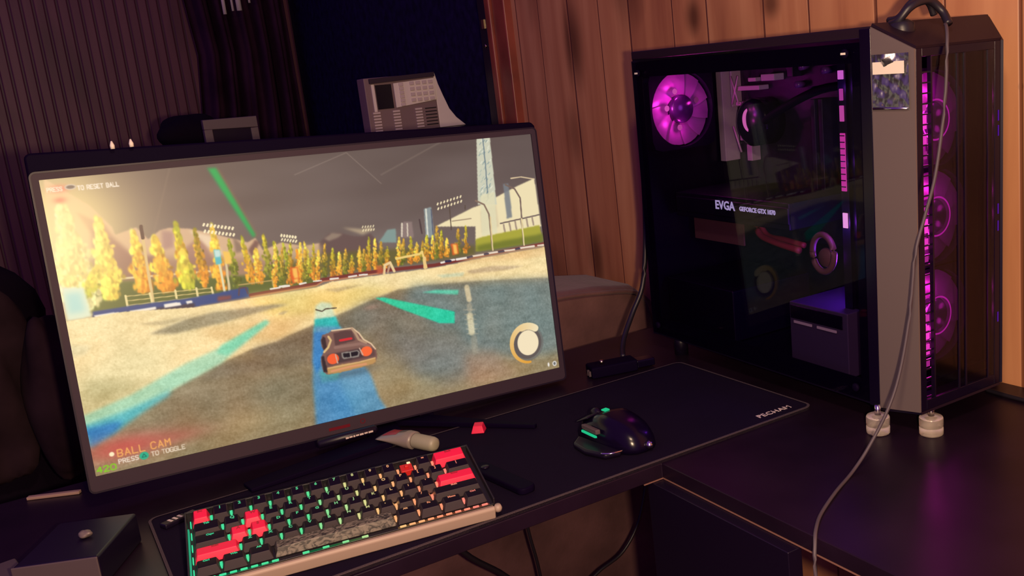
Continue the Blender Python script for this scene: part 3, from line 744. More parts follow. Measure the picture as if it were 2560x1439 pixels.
ring(lp, outer2, outer, -.0042, .006); mpart(lp, 'bezel_rim', MT['bezel_lip'])
bk = MB(); bk.prism([(-.0098, -.0195), (SW + .0115, -.0175), (SW + .0125, SH + .012), (SW + .007, SH + .0175), (-.006, SH + .031), (-.0105, SH + .027)], .006, .034)
bk.prism([(.05, .03), (SW - .05, .03), (SW - .07, SH - .03), (.07, SH - .03)], .034, .055)
mpart(bk, 'rear_housing', MT['stand'], bevel=.003)
lg = lettering('O', .010, MT['print'], 'logo', None, None, ext=.0002); lg.parent = mon
lg.matrix_local = Ml @ frame((SW / 2 + .003, -.0037, -.0125), (1, 0, 0), (0, 0, 1)); lg.data.materials.clear(); lg.data.materials.append(MT['dull_red'])
lb = MB(); lb.box(.27, .298, -.0039, -.0035, -.0125, -.0085); mpart(lb, 'logo', MT['dull_red'], label='dull red printed mark')
nk = MB(); nk.box(.285, .345, .02, .05, -.0385, .12); mpart(nk, 'neck', MT['gloss'], bevel=.004)
nk = MB(); nk.box(.395, .415, .001, .012, -.0265, -.0195); mpart(nk, 'joystick_button', MT['gloss'], bevel=.001)
# stand: two flat legs meeting under the neck
def leg_pts(a, b, wa, wb, z0, ha, hb):
    a = Vector(a); b = Vector(b); d = (b - a).normalized(); nn = Vector((-d.y, d.x))
    f = lambda p, w_, z: [(p.x - nn.x * w_ - .335, p.y - nn.y * w_ - 1.235, z), (p.x + nn.x * w_ - .335, p.y + nn.y * w_ - 1.235, z)]
    A = f(a, wa, z0) + f(b, wb, z0)[::-1]; B = f(a, wa, ha) + f(b, wb, hb)[::-1]
    return A, B
for a, b, wa, wb in (((.398, 1.238), (.523, 1.066), .016, .004), ((.375, 1.268), (.362, 1.185), .02, .022), ((.355, 1.172), (.175, 1.152), .022, .014)):
    l = MB(); A, B = leg_pts(a, b, wa, wb, .0036, .0125, .009); l.hexa(A, B)
    if b[0] == .362: l.build('stand_hub', MT['stand'], mon, bevel=.002)
    else: l.build('stand_leg', MT['stand'], mon, bevel=.0015)

# white clip tips standing on top edge of the monitor
for x, l_ in ((.117, 'small white pointed clip on the monitor top edge, left one of the pair'), (.137, 'small white pointed clip on the monitor top edge, right one of the pair')):
    cl = MB(); cl.lathe([(.0024, 0), (.0026, .004), (.0008, .009)], (0, 0, 0), 10)
    o = cl.build('clip', MT['white']); o.location = (x, 1.247, DZ + .4175); tag(o, l_, 'clip', 'white clips on the monitor top')

# ================================================================== keyboard
U = .01905
kb = thing('keyboard', 'small backlit keyboard with black and red keys in a pale case below the monitor', 'keyboard', (.0795, .9177, DZ + .026), (.255, 0, -.172))
kw, kd = 15 * U, 5 * U
# pale wedge case under and around the plate (local coordinates: y runs up the keyboard)
cas = MB()
prof = [(-.0125, -.0195), (-.0125, -.0075), (-.0095, -.005), (-.0045, -.0085), (kd + .003, -.0085), (kd + .004, -.020), (kd + .002, -.0455)]
cas.prism([(y, z) for y, z in prof], -.004, kw + .004, axis=0)
cas.build('case', MT['kb_case'], kb, bevel=.0015)
pl = MB(); pl.box(-.0045, kw + .0045, -.004, kd + .0045, -.0083, -.0065); 
pl.box(-.0058, -.004, -.0042, kd + .0045, -.012, .0005); pl.box(kw + .004, kw + .0058, -.0042, kd + .0045, -.012, .0005); pl.box(-.0058, kw + .0058, kd + .0036, kd + .0056, -.012, .0005)
pl.build('switch_plate', MT['kb_plate'], kb, bevel=.0005)
kn = MB(); kn.lathe([(.0015, 0), (.0042, .001), (.0045, .004), (.003, .0075)], (kw + .0075, -.008, -.0135), 16); kn.build('end_knob', MT['kb_case'], kb)
def ledcol(f):
    stops = [(0, (.0, .62, .26)), (.42, (.06, .62, .22)), (.56, (.45, .62, .22)), (.68, (.85, .42, .14)), (.82, (.95, .26, .10)), (1, (.95, .18, .12))]
    for (a, ca_), (b, cb_) in zip(stops[:-1], stops[1:]):
        if f <= b:
            t = (f - a) / (b - a); return tuple(x + (y - x) * t for x, y in zip(ca_, cb_))
    return stops[-1][1]
LEDM = [glow('key_light_%02d' % i, [min(1, c * 1.15 + .05) for c in ledcol(i / 15)], 1.0) for i in range(16)]
LEDD = [glow('legend_light_%02d' % i, [c * .8 + .06 for c in ledcol(i / 15)], .9) for i in range(16)]
rows = [
    [('Esc', 1, 'r')] + [(c, 1, 'k') for c in '1234567890'] + [('-', 1, 'x'), ('=', 1, 'k'), ('Back', 2, 'r')],
    [('Tab', 1.5, 'k'), ('Q', 1, 'k'), ('W', 1, 'r')] + [(c, 1, 'k') for c in 'ERTYUIOP[]'] + [('|', 1.5, 'k')],
    [('Caps', 1.75, 'k'), ('A', 1, 'r'), ('S', 1, 'r')] + [(c, 1, 'k') for c in "DFGHJKL;'"] + [('Enter', 2.25, 'r')],
    [('Shift', 2.25, 'r')] + [(c, 1, 'k') for c in 'ZXCVBNM,./'] + [('Shift', 2.75, 'k')],
    [('Ctrl', 1.25, 'k'), ('Win', 1.25, 'k'), ('Alt', 1.25, 'k'), ('', 6.25, 's'), ('Alt', 1.25, 'k'), ('Fn', 1.25, 'k'), ('Menu', 1.25, 'k'), ('Ctrl', 1.25, 'k')],
]
rowtilt = [.14, .07, 0.0, -.07, -.07]
def keycap_mesh(w_, row, h=.0085):
    wd = w_ * U - .0012; dp = U - .0012; ti = .0029; tf = .0045; tb = .0016
    b = [(0, 0, -.0058), (wd, 0, -.0058), (wd, dp, -.0058), (0, dp, -.0058)]
    s_ = rowtilt[row]
    z = lambda y: h - .0058 + (y - dp / 2) * s_ + (.0016 if row == 0 else 0)
    t_ = [(ti, tf, z(tf)), (wd - ti, tf, z(tf)), (wd - ti, dp - tb, z(dp - tb)), (ti, dp - tb, z(dp - tb))]
    return b, t_
art = None
def spacebar_mat():
    m, N, L, P = nt('engraved_spacebar')
    tc = N.new('ShaderNodeTexCoord'); mp = N.new('ShaderNodeMapping'); mp.inputs['Scale'].default_value = (60, 170, 60); L.new(tc.outputs['Object'], mp.inputs[0])
    n = N.new('ShaderNodeTexNoise'); n.inputs['Scale'].default_value = 1.6; n.inputs['Detail'].default_value = 5; n.inputs['Distortion'].default_value = 2.2; L.new(mp.outputs[0], n.inputs['Vector'])
    c = N.new('ShaderNodeValToRGB'); e = c.color_ramp.elements; e[0].position = .42; e[0].color = (.022, .02, .018, 1); e[1].position = .58; e[1].color = (.16, .14, .115, 1)
    L.new(n.outputs['Fac'], c.inputs[0]); L.new(c.outputs[0], P.inputs['Base Color']); P.inputs['Roughness'].default_value = .5; return m
SPM = spacebar_mat()
random.seed(3)
for ri, row in enumerate(rows):
    x = 0; y0 = (4 - ri) * U
    for (lab, w_, kind) in row:
        xc = (x + w_ / 2) * U; f = (x + w_ / 2) / 15.0; li = min(15, int(f * 15.99))
        # light under the key, seen in the gap in front of it
        ld = MB(); lx0 = x * U
        ld.hexa([(lx0 - .0005, y0 + .0075, -.0064), (lx0 + .0005, y0 + .0075, -.0064), (lx0 + .0005, y0 + .0125, -.0064), (lx0 - .0005, y0 + .0125, -.0064)], [(lx0 - .0013, y0 + .0085, -.0024), (lx0 + .0013, y0 + .0085, -.0024), (lx0 + .0013, y0 + .0125, -.0018), (lx0 - .0013, y0 + .0125, -.0018)])
        if x == 0: ld = MB(); ld.box(-.0014, -.0004, y0 + .004, y0 + .013, -.0064, -.004)
        if kind == 's': ld = None
        else: ld.build('key_light', LEDM[li], kb)
        if kind == 'x':
            sw = MB(); sw.box(xc - .0065, xc + .0065, y0 + .003, y0 + .016, -.0065, .0005); sw.box(xc - .002, xc + .002, y0 + .0075, y0 + .0115, .0005, .0035)
            sw.build('bare_switch', MT['switch'], kb, bevel=.0006, label='uncovered red switch where a key is missing')
            lx = MB(); lx.box(xc + .002, xc + .0055, y0 + .0150, y0 + .018, -.004, .001); lx.build('key_light', glow('bare_led', (1.0, .62, .35), 1.6), kb)
        else:
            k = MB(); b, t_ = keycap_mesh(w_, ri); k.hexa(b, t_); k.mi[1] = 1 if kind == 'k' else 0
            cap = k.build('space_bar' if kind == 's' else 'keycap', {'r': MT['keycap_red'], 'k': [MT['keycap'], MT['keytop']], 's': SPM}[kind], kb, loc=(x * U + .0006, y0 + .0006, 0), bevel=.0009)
            if kind == 's': cap['label'] = 'grey engraved space bar'
            if kind == 'r': cap['label'] = 'red keycap'
            if lab and kind != 's':
                dp = U - .0012; wd = w_ * U - .0012
                s_ = rowtilt[ri]; zt = t_[3][2]
                red = kind == 'r'
                size = .0052 if len(lab) == 1 else .0036
                yy_ = dp - .0016 - size * .95
                zz = t_[0][2] + (t_[3][2] - t_[0][2]) * (yy_ - .0045) / (dp - .0016 - .0045)
                mm = MT['tube_red'] if red else LEDD[li]
                lettering(lab, size, mm, 'legend', cap, frame((wd / 2 - (.0016 if len(lab) == 1 else .0009 * len(lab)), yy_, zz + .0001), (1, 0, 0), (0, 1, s_)), ext=.00006, bold=.00022)
        x += w_
# row of light dashes along the front edge and the strip on the left edge
for k in range(30):
    x = (k + .5) / 30 * kw
    if .25 * kw < x < .35 * kw or .55 * kw < x < .665 * kw or (.25 < x / kw < .665 and k % 2): continue
    d_ = MB(); d_.box(x - .0032, x + .0032, -.0038, -.0012, -.0064, -.0050); d_.build('edge_light', LEDM[min(15, int(x / kw * 15.99))], kb, bevel=.0005)
for a, c in ((0, .25), (.36, .55), (.665, 1.0)):
    for k in range(6):
        f0, f1 = a + (c - a) * k / 6, a + (c - a) * (k + 1) / 6
        d_ = MB(); d_.box(f0 * kw, f1 * kw, -.0038, -.0014, -.0068, -.0058); d_.build('edge_glow', glow('edge_glow_%d' % int(f0 * 100), ledcol((f0 + f1) / 2), .16), kb)
eg = MB(); eg.box(-.0039, -.0026, -.003, kd * .80, -.0064, -.0030); eg.build('edge_light', glow('green_strip', (.03, .42, .22), .9), kb)
for k in range(8):
    l_ = lamp('key_glow', 'POINT', (kw * (k + .5) / 8, kd * .35, -.004), .006, ledcol((k + .5) / 8), .004); l_.parent = kb

# loose red keycap
lk = MB(); wd = U - .0012
lk.hexa([(-wd / 2, -wd / 2, 0), (wd / 2, -wd / 2, 0), (wd / 2, wd / 2, 0), (-wd / 2, wd / 2, 0)], [(-wd / 2 + .003, -wd / 2 + .0045, .0092), (wd / 2 - .003, -wd / 2 + .0045, .0092), (wd / 2 - .003, wd / 2 - .0015, .0105), (-wd / 2 + .003, wd / 2 - .0015, .0105)])
tag(lk.build('loose_keycap', MT['keycap_red'], loc=(.463, 1.115, DZ + .0036), rot=(0, 0, -.62), bevel=.0009), 'loose red keycap lying alone on the black pad behind the keyboard', 'keycap')

# ================================================================== tube lying against the stand
tb = thing('squeeze_tube', 'pale squeeze tube with a red label lying between monitor stand and keyboard', 'tube', (.356, 1.172, DZ + .0155), (0, .045, -1.12))
body = MB()
ns, nr = 14, 24
vs = []; fs = []
for j in range(ns + 1):
    t = j / ns; ry = .0185 * (1 - t) + .0125 * t; rz = .0018 * (1 - t) ** 1.3 + .0115 * min(1, t * 1.25); rz = min(rz, .0118)
    for i in range(nr):
        a = 2 * PI * i / nr; vs.append((t * .052, ry * math.cos(a), rz * math.sin(a)))
for j in range(ns):
    for i in range(nr): fs.append((j * nr + i, j * nr + (i + 1) % nr, (j + 1) * nr + (i + 1) % nr, (j + 1) * nr + i))
fs += [tuple(range(nr)), tuple(range(ns * nr, (ns + 1) * nr))]
body.add(vs, fs, True); body.build('tube_body', MT['tube'], tb)
cp = MB(); cp.lathe([(.0095, .052), (.0098, .054), (.0096, .082), (.0085, .086), (.005, .088)], (0, 0, 0), 28, 'X'); cp.build('tube_cap', MT['tube_cap'], tb, label='frosted cylindrical cap')
for nm, x0, x1, a0, a1, mm in (('label_patch', .003, .027, 30, 120, MT['tube_red']), ('printed_patch', .028, .040, 40, 100, MT['tube_ink'])):
    lb = MB(); vs = []; fs = []; nj, ni = 6, 8
    for j in range(nj + 1):
        x = x0 + (x1 - x0) * j / nj; t = x / .052; ry = .0185 * (1 - t) + .0125 * t + .0002; rz = min(.0018 * (1 - t) ** 1.3 + .0115 * min(1, t * 1.25), .0118) + .0003
        for i in range(ni + 1):
            a = math.radians(a0 + (a1 - a0) * i / ni); vs.append((x, ry * math.cos(a), rz * math.sin(a)))
    for j in range(nj):
        for i in range(ni): fs.append((j * (ni + 1) + i, j * (ni + 1) + i + 1, (j + 1) * (ni + 1) + i + 1, (j + 1) * (ni + 1) + i))
    lb.add(vs, fs, True); lb.build(nm, mm, tb)
# black marker lying on the stand, with worn pale print
mk = thing('marker_pen', 'black marker pen with worn pale print beside the stand, left of the tube', 'pen', (.308, 1.190, DZ + .0210), (0, 0, -.05))
b_ = MB(); b_.lathe([(.003, -.035), (.006, -.033), (.006, .040), (.004, .043)], (0, 0, 0), 18, 'X'); b_.build('barrel', MT['black'], mk)
b_ = MB()
for k, (a, c) in enumerate(((0, .004), (.0048, .009), (.010, .0125), (.0135, .0175), (.0185, .0235), (.0245, .029), (.030, .036))):
    b_.box(a, c, -.0068, -.0058, -.001 + .0003 * (k % 2), .0012)
b_.build('worn_print', MT['print'], mk)

# utility items on the pad
rm = thing('slim_stick', 'slim black plastic stick lying right of the keyboard', 'stick', (.4125, .944, DZ + .0036), (0, 0, .13))
b_ = MB(); b_.prism(rrect(.022, .108, .008, 6), 0, .008, axis=2); b_.build('body', MT['stand'], rm, bevel=.002)
b_ = MB(); b_.lathe([(.005, 0), (.0048, .0012)], (0, .035, .008), 18); b_.build('button', MT['black'], rm)
fd = thing('flash_drive', 'small dark flash drive left of the keyboard', 'flash drive', (.090, 1.117, DZ + .0036), (0, 0, .42))
b_ = MB(); b_.box(-.016, .012, -.006, .006, 0, .006); b_.build('body', MT['black'], fd, bevel=.0015)
b_ = MB(); b_.box(.012, .024, -.0045, .0045, .001, .005); b_.build('plug', MT['grey_box'], fd, bevel=.0005)
b_ = MB()
for k in range(3): b_.box(-.008 + k * .006, -.005 + k * .006, -.004, .004, .006, .0063)
b_.build('worn_print', MT['print'], fd)

# ================================================================== mouse
ms = thing('gaming_mouse', 'black gaming mouse with green lights on the desk pad', 'mouse', (.572, .950, DZ + .0036), (0, 0, .10))
def hull(w0, w1, l0, l1, h, zf, n=20, m_=12):
    vs = []; fs = []
    for j in range(m_ + 1):
        ph = j / m_ * PI / 2
        for i in range(n):
            a = 2 * PI * i / n
            cx_, sy_ = math.cos(a), math.sin(a)
            px = math.copysign(abs(cx_) ** .75, cx_); py = math.copysign(abs(sy_) ** .85, sy_)
            ly = l1 if py > 0 else l0
            r_c = math.cos(ph) ** .55
            x = px * (w1 if px > 0 else w0) * r_c * (1 - .12 * max(0, py)); y = py * ly * r_c
            z = h * math.sin(ph) ** .9 * (1 - zf * (y / l1 if y > 0 else -y / l0 * .5))
            vs.append((x, y, max(z, 0) + .001))
    for j in range(m_):
        for i in range(n): fs.append((j * n + i, j * n + (i + 1) % n, (j + 1) * n + (i + 1) % n, (j + 1) * n + i))
    fs.append(tuple(range(n))[::-1]); fs.append(tuple(range(m_ * n, (m_ + 1) * n)))
    return vs, fs
v_, f_2 = hull(.031, .034, .060, .062, .038, .40)
b_ = MB(); b_.add(v_, f_2, True); b_.build('shell', MT['gloss'], ms)
b_ = MB()
tw = [(-.030, .035), (-.050, .020), (-.055, -.010), (-.048, -.040), (-.028, -.048)]
b_.prism(tw, .001, .009, axis=2); b_.build('thumb_rest', MT['black'], ms, bevel=.003)
b_ = MB(); b_.prism([(-.0335, .022), (-.028, .020), (-.030, -.012), (-.036, -.010)], .021, .027, axis=2); b_.build('side_button', MT['grey_box'], ms, bevel=.001)
b_ = MB(); b_.prism([(-.0355, .020), (-.0335, .020), (-.036, -.012), (-.038, -.010)], .018, .0205, axis=2); b_.build('side_light', MT['led_green'], ms, label='green light strip')
b_ = MB(); b_.box(-.004, .004, .010, .018, .0365, .0385); b_.build('wheel_light', MT['led_green'], ms, label='green light', bevel=.0008)
b_ = MB(); b_.lathe([(.0085, -.004), (.0098, 0), (.0085, .004)], (0, .034, .026), 20, 'X'); b_.build('scroll_wheel', MT['black'], ms)
b_ = MB(); b_.lathe([(.0045, 0), (.0048, .004), (.003, .008)], (.004, -.061, .005), 14); b_.build('rear_weight', MT['chrome'], ms)
b_ = MB(); b_.box(-.010, .009, -.016, .012, -.001, .0012); b_.build('left_button', MT['black'], ms, bevel=.001, rot=(-.42, -.12, 0), loc=(-.0135, .036, .0265))
b_ = MB(); b_.tube([(-.050, -.036, .0085), (-.042, -.046, .0088), (-.028, -.049, .0085)], .0012); b_.build('rim_highlight_trim', MT['chrome'], ms)

# ================================================================== adapter behind the pad and its cable
ad = thing('power_adapter', 'small black plug adapter on the desk beside the monitor, right of its lower corner', 'adapter', (.735, 1.195, DZ + .0002), (0, 0, -.25))
b_ = MB(); b_.box(-.045, .030, -.018, .016, 0, .018); b_.build('body', MT['stand'], ad, bevel=.003)
b_ = MB(); b_.box(.030, .060, -.012, .010, .002, .014); b_.build('plug', MT['gloss'], ad, bevel=.002)
b_ = MB(); b_.box(-.048, -.045, -.013, -.009, .004, .012); b_.box(-.048, -.045, -.005, -.001, .004, .012); b_.build('contact', MT['grey_box'], ad)
b_ = MB(); b_.lathe([(.003, 0), (.0035, .006)], (-.024, -.004, .018), 12); b_.build('highlight_tip', MT['brass'], ad, label='small copper coloured tip standing for a highlight')  # orange highlight on the adapter, built as a metal tip
b_ = MB(); b_.tube([(.87, 1.27, .30), (.866, 1.27, .22), (.858, 1.27, .151), (.846, 1.27, .10), (.822, 1.268, .064), (.795, 1.255, .036), (.775, 1.235, .022), (.757, 1.208, .016)], .0042)
tag(b_.build('power_cable', MT['cable'], loc=(0, 0, DZ)), 'thick black cable bending down behind the tower to the small adapter', 'cable')

# ================================================================== computer tower
CW, CD, CF, CH = .1961, .4764, .0598, .4409
Z0 = .0272
pc = thing('computer_tower', 'black computer tower with glass side and magenta lit fans', 'computer', (.8214, .7456, DZ), (.0175, 0, -.015))
ZT = Z0 + CH; ZF = ZT - .0275; ZB = Z0 + .0105; FW = CW - .056
# panels of the body (y runs to the rear)
b_ = MB(); b_.box(0, CW, 0, CD, ZT - .012, ZT); b_.build('top_panel', MT['case_top'], pc, bevel=.0015)
b_ = MB(); b_.box(0, CW, 0, CD, Z0, Z0 + .012); b_.build('bottom_panel', MT['case'], pc, bevel=.0015)
b_ = MB(); b_.box(.002, CW, CD - .006, CD, Z0 + .012, ZT - .012); b_.build('rear_panel', MT['case'], pc)
b_ = MB(); b_.box(CW - .012, CW - .003, .004, CD - .006, Z0 + .012, ZT - .012); b_.build('motherboard_tray', MT['case'], pc)
b_ = MB(); b_.box(CW - .002, CW, 0, CD, Z0 + .012, ZT - .012); b_.build('right_panel', MT['case'], pc)
b_ = MB(); b_.box(-.0015, .006, .0005, .017, Z0, ZT - .002); b_.build('front_pillar', MT['gloss'], pc, bevel=.001)
b_ = MB(); b_.box(-.0005, .004, CD - .010, CD, Z0, ZT - .014); b_.build('rear_pillar', MT['case'], pc)
# side glass with its black painted border
gl = MB(); gl.box(-.0025, -.0005, .017, CD - .003, Z0 + .004, ZT - .016); gl.build('side_glass', MT['case_glass'], pc, label='tinted glass side panel')
bd = MB(); x0_, x1_ = -.0004, .0008
bd.box(x0_, x1_, .017, CD - .003, ZT - .038, ZT - .016); bd.box(x0_, x1_, .017, CD - .003, Z0 + .004, Z0 + .030)
bd.box(x0_, x1_, .017, .030, Z0 + .03, ZT - .038); bd.box(x0_, x1_, CD - .025, CD - .003, Z0 + .03, ZT - .038)
bd.build('glass_border', MT['gloss'], pc)
for y, z in ((.036, ZT - .027), (CD - .020, ZT - .032), (.036, Z0 + .018), (CD - .020, Z0 + .018)):
    s_ = MB(); s_.lathe([(.0052, 0), (.0052, -.003), (.0035, -.0042)], (-.0026, y, z), 18, 'X'); sc_ = s_.build('thumb_screw', MT['stand'], pc)
    if z > .3:
        g_ = MB(); g_.box(-.0075, -.0068, -.0035, .0035, -.0012, .0012); g_.build('screw_slot', MT['white'], sc_, loc=(0, y, z))
# front fascia: grey left side, slanted top and bottom, chamfered right side
def quadslab(p, t):
    a, b, c, d_ = [Vector(q_) for q_ in p]; nrm = (b - a).cross(c - a).normalized() * t
    return [a, b, c, d_], [a + nrm, b + nrm, c + nrm, d_ + nrm]
g = MB(); A, B = quadslab([(0, -.0005, Z0 + .001), (0, -CF, ZB), (0, -CF, ZF), (0, -.0005, ZT - .001)], .002); g.hexa(A, B)
g.build('grey_side_strip', MT['grey_panel'], pc, label='grey brushed strip on the left of the front')
g = MB(); A, B = quadslab([(0, 0, ZT), (CW, 0, ZT), (FW, -CF, ZF), (0, -CF, ZF)], -.003); g.hexa(A, B); g.build('slanted_top', MT['case_top'], pc, label='slanted black top edge of the front')
g = MB(); A, B = quadslab([(0, 0, Z0), (CW, 0, Z0), (FW, -CF, ZB), (0, -CF, ZB)], .003); g.hexa(A, B); g.build('slanted_bottom', MT['case'], pc)
g = MB(); A, B = quadslab([(CW, 0, Z0), (CW, 0, ZT), (FW, -CF, ZF), (FW, -CF, ZB)], .003); g.hexa(A, B); g.build('chamfered_side', MT['case'], pc)
fr_ = MB(); y0, y1 = -CF, -CF + .004
fr_.box(.0005, .010, y0, y1, ZB, ZF); fr_.box(FW - .010, FW, y0, y1, ZB, ZF); fr_.box(.010, FW - .010, y0, y1, ZF - .009, ZF); fr_.box(.010, FW - .010, y0, y1, ZB, ZB + .012)
fr_.build('front_frame', MT['gloss'], pc, bevel=.0006)
g = MB(); g.box(.024, FW - .010, y0 + .0005, y0 + .0035, ZB + .012, ZF - .009); g.build('front_glass', MT['front_glass'], pc, label='smoked glass front')
# vertical ribs of the front and slotted vents at both margins
for x in (.0235, .066, .078, .118):
    g = MB(); g.box(x - .0012, x + .0012, y0 - .0008, y0 + .0005 if x > .03 else y1, ZB + .012, ZF - .009); g.build('front_rib', MT['case'], pc)
g = MB()
for k in range(34):
    z = ZB + .014 + k * .0110
    g.box(.010, .023, y0 + .0012, y0 + .003, z, z + .0016)
g.build('vent_grille', MT['case'], pc)
# headphone jacks and ports on the slanted top
for k in range(4):
    s_ = .25 + .0; px_ = .045 + k * .020; yy_ = -.030; zz = ZT - .0275 * .030 / CF
    g = MB(); g.box(px_ - .004, px_ + .004, yy_ - .003, yy_ + .003, zz - .001, zz + .0016); g.build('port', MT['gloss'], pc, bevel=.0006)
# fans: square frame, hub, nine blades; magenta light ring round the hub
def fan(cx_, cy_, cz_, size, front=True, blades=11):
    R = size / 2 - .003
    fo = MB(); n = 40
    inner = [(cx_ + R * math.cos(2 * PI * k / n), cz_ + R * math.sin(2 * PI * k / n)) for k in range(n)]
    outer = []
    for k in range(n):
        c_, s2 = math.cos(2 * PI * k / n), math.sin(2 * PI * k / n); q_ = size / 2 / max(abs(c_), abs(s2)); q_ = min(q_, size * .66)
        outer.append((cx_ + q_ * c_, cz_ + q_ * s2))
    ring(fo, outer, inner, cy_ - .012, cy_ + .012)
    fo_ = fo.build('fan_frame', MT['black'], pc)
    hb = MB(); yb = -.013 if front else -.013
    hb.lathe([(.0205, cy_ + .008), (.0215, cy_ - .009), (.019, cy_ - .0125)], (cx_, 0, cz_), 36, 'Y'); hb.build('fan_hub', MT['fan_hub'], fo_)
    bl = MB()
    for k in range(blades):
        a0 = 2 * PI * k / blades; vs = []; fs = []
        for j in range(5):
            rr = .0215 + (R - .002 - .0215) * j / 4
            for i in range(5):
                a = a0 + (2 * PI / blades) * 1.55 * (i / 4) + .22 * (j / 4); vs.append((cx_ + rr * math.cos(a), cy_ - .004 + .006 * i / 4, cz_ + rr * math.sin(a)))
        for j in range(4):
            for i in range(4): fs.append((j * 5 + i, j * 5 + i + 1, (j + 1) * 5 + i + 1, (j + 1) * 5 + i))
        bl.add(vs, fs, True)
    bo = bl.build('fan_blades', MT['blade' if front else 'blade_rear'], fo_, label='translucent blades')
    return fo_
def blade_mat(name, col, tr):
    m, N, L, P = nt(name); N.remove(P)
    t = N.new('ShaderNodeBsdfTranslucent'); t.inputs[0].default_value = (*col, 1); d = N.new('ShaderNodeBsdfDiffuse'); d.inputs[0].default_value = (*col, 1)
    x = N.new('ShaderNodeMixShader'); x.inputs[0].default_value = .5; L.new(t.outputs[0], x.inputs[1]); L.new(d.outputs[0], x.inputs[2])
    g = N.new('ShaderNodeBsdfGlossy'); g.inputs['Roughness'].default_value = .3
    x2 = N.new('ShaderNodeMixShader'); x2.inputs[0].default_value = .06; L.new(x.outputs[0], x2.inputs[1]); L.new(g.outputs[0], x2.inputs[2])
    L.new(x2.outputs[0], N['Material Output'].inputs[0]); return m
MT['blade'] = blade_mat('frosted_blade', (.30, .12, .32), .5); MT['blade_rear'] = blade_mat('frosted_rear_blade', (.55, .22, .55), .5)
for k, cz_ in enumerate((.357, .243, .121)):
    fo_ = fan(.098, .010, cz_, .120)
    # light ring around the hub
    rg = MB(); n = 36; vs = []; fs = []
    for i in range(n):
        a = 2 * PI * i / n
        for rr in (.0222, .0242): vs.append((.098 + rr * math.cos(a), -.0045, cz_ + rr * math.sin(a)))
    for i in range(n): j = (i + 1) % n; fs.append((2 * i, 2 * i + 1, 2 * j + 1, 2 * j))
    rg.add(vs, fs); rg.build('light_ring', glow('fan_ring_%d' % k, (1.0, .03, .62), 1.5), fo_, label='magenta ring round the hub')
    for a in (20, 80, 140, 200, 260, 320):
        ll = lamp('fan_led', 'POINT', (.098 + .030 * math.cos(math.radians(a)), -.010, cz_ + .030 * math.sin(math.radians(a))), {20: .012, 80: .045, 140: .06, 200: .05, 260: .03, 320: .012}[a], (1.0, .03, .62), .006); ll.parent = pc
    ll = lamp('vent_led', 'POINT', (.017, -.035, cz_ + .008), .010, (1.0, .05, .62), .004); ll.parent = pc
# light guide behind the left slots: a diffusing strip lit beside each fan
for cz_ in (.357, .243, .121):
    for dz, h_, e_ in ((.022, .007, .55), (.006, .013, 1.0), (-.014, .010, .8), (-.030, .007, .35)):
        g = MB(); g.box(.0110, .0220, -.0545, -.053, cz_ + dz - h_ * .6, cz_ + dz + h_ * .6); g.build('slot_light', glow('slot_glow', (1.0, .05, .62), e_), pc)
for cz_ in (.352, .335, .245, .225, .115):
    g = MB(); g.box(FW - .0048, FW - .0030, y0 - .0006, y0 + .0002, cz_, cz_ + .012); g.build('slot_light', MT['purple_dim'], pc)
# rear fan
ro = fan(.060, .448, .3775, .120, front=False)
for a, e_ in ((115, 1.0), (175, 1.2), (255, .8), (20, .25)):
    r_0 = .029; px_, pz_ = .060 + r_0 * math.cos(math.radians(a)), .378 + r_0 * math.sin(math.radians(a))
    g = MB(); g.lathe([(.0045, 0), (.003, -.0015)], (px_, .4375, pz_), 14, 'Y'); g.build('fan_led', glow('rear_led_%d' % a, (1.0, .14, .55), 1.15 * e_), ro)
    ll = lamp('rear_fan_led', 'POINT', (px_, .430, pz_), .075 * e_, (1.0, .04, .55), .003); ll.parent = pc
ll = lamp('rear_fan_glow', 'POINT', (.065, .405, .381), .045, (.55, .06, .80), .01); ll.parent = pc

# main board with its shroud, sockets and cooler
mbp = MB(); mbp.box(CW - .016, CW - .012, .185, .455, .165, .442)
mb_o = mbp.build('motherboard', MT['pcb'], pc)
for (y0_, y1_, z0_, z1_, d_, mm) in ((.452, .466, .285, .437, .030, 'silver'), (.440, .444, .37, .437, .020, 'silver'), (.375, .43, .395, .402, .02, 'silver'), (.395, .435, .372, .378, .018, 'silver'), (.392, .428, .342, .354, .020, 'silver'), (.394, .424, .318, .336, .022, 'silver'),
                                   (.402, .414, .286, .312, .018, 'silver'), (.34, .37, .408, .418, .02, 'silver'), (.382, .40, .408, .414, .02, 'silver'), (.30, .312, .412, .432, .02, 'pcb'), (.25, .258, .23, .38, .028, 'pcb'), (.235, .243, .23, .38, .028, 'pcb')):
    g = MB(); g.box(CW - .016 - d_, CW - .016, y0_, y1_, z0_, z1_); g.build('heat_sink' if mm == 'silver' else 'board_part', MT[mm], mb_o, bevel=.001)
for k in range(0):
    g = MB(); g.tube([(CW - .040, .438 - (k % 2) * 0, .40 - .006 * k), (CW - .040, .425, .388 - .006 * k)], .001, 6); g.build('fin', MT['gloss'], mb_o)
for (a, c_) in (((.436, .418), (.420, .375)), ((.418, .418), (.436, .375)), ((.436, .340), (.420, .300))):
    g = MB(); g.tube([(CW - .040, a[0], a[1]), (CW - .040, c_[0], c_[1])], .0016, 8, 1); g.build('bracket', MT['silver'], mb_o)
for y, z, mm in ((.315, .425, 'violet'), (.29, .425, 'violet'), (.30, .400, 'violet'), (.27, .392, 'violet'), (.245, .418, 'violet')):
    g = MB(); g.cyl((CW - .030, y, z), .005, .014, 'X', 14); g.build('capacitor', mat('violet_can', (.16, .06, .22), .3), mb_o)
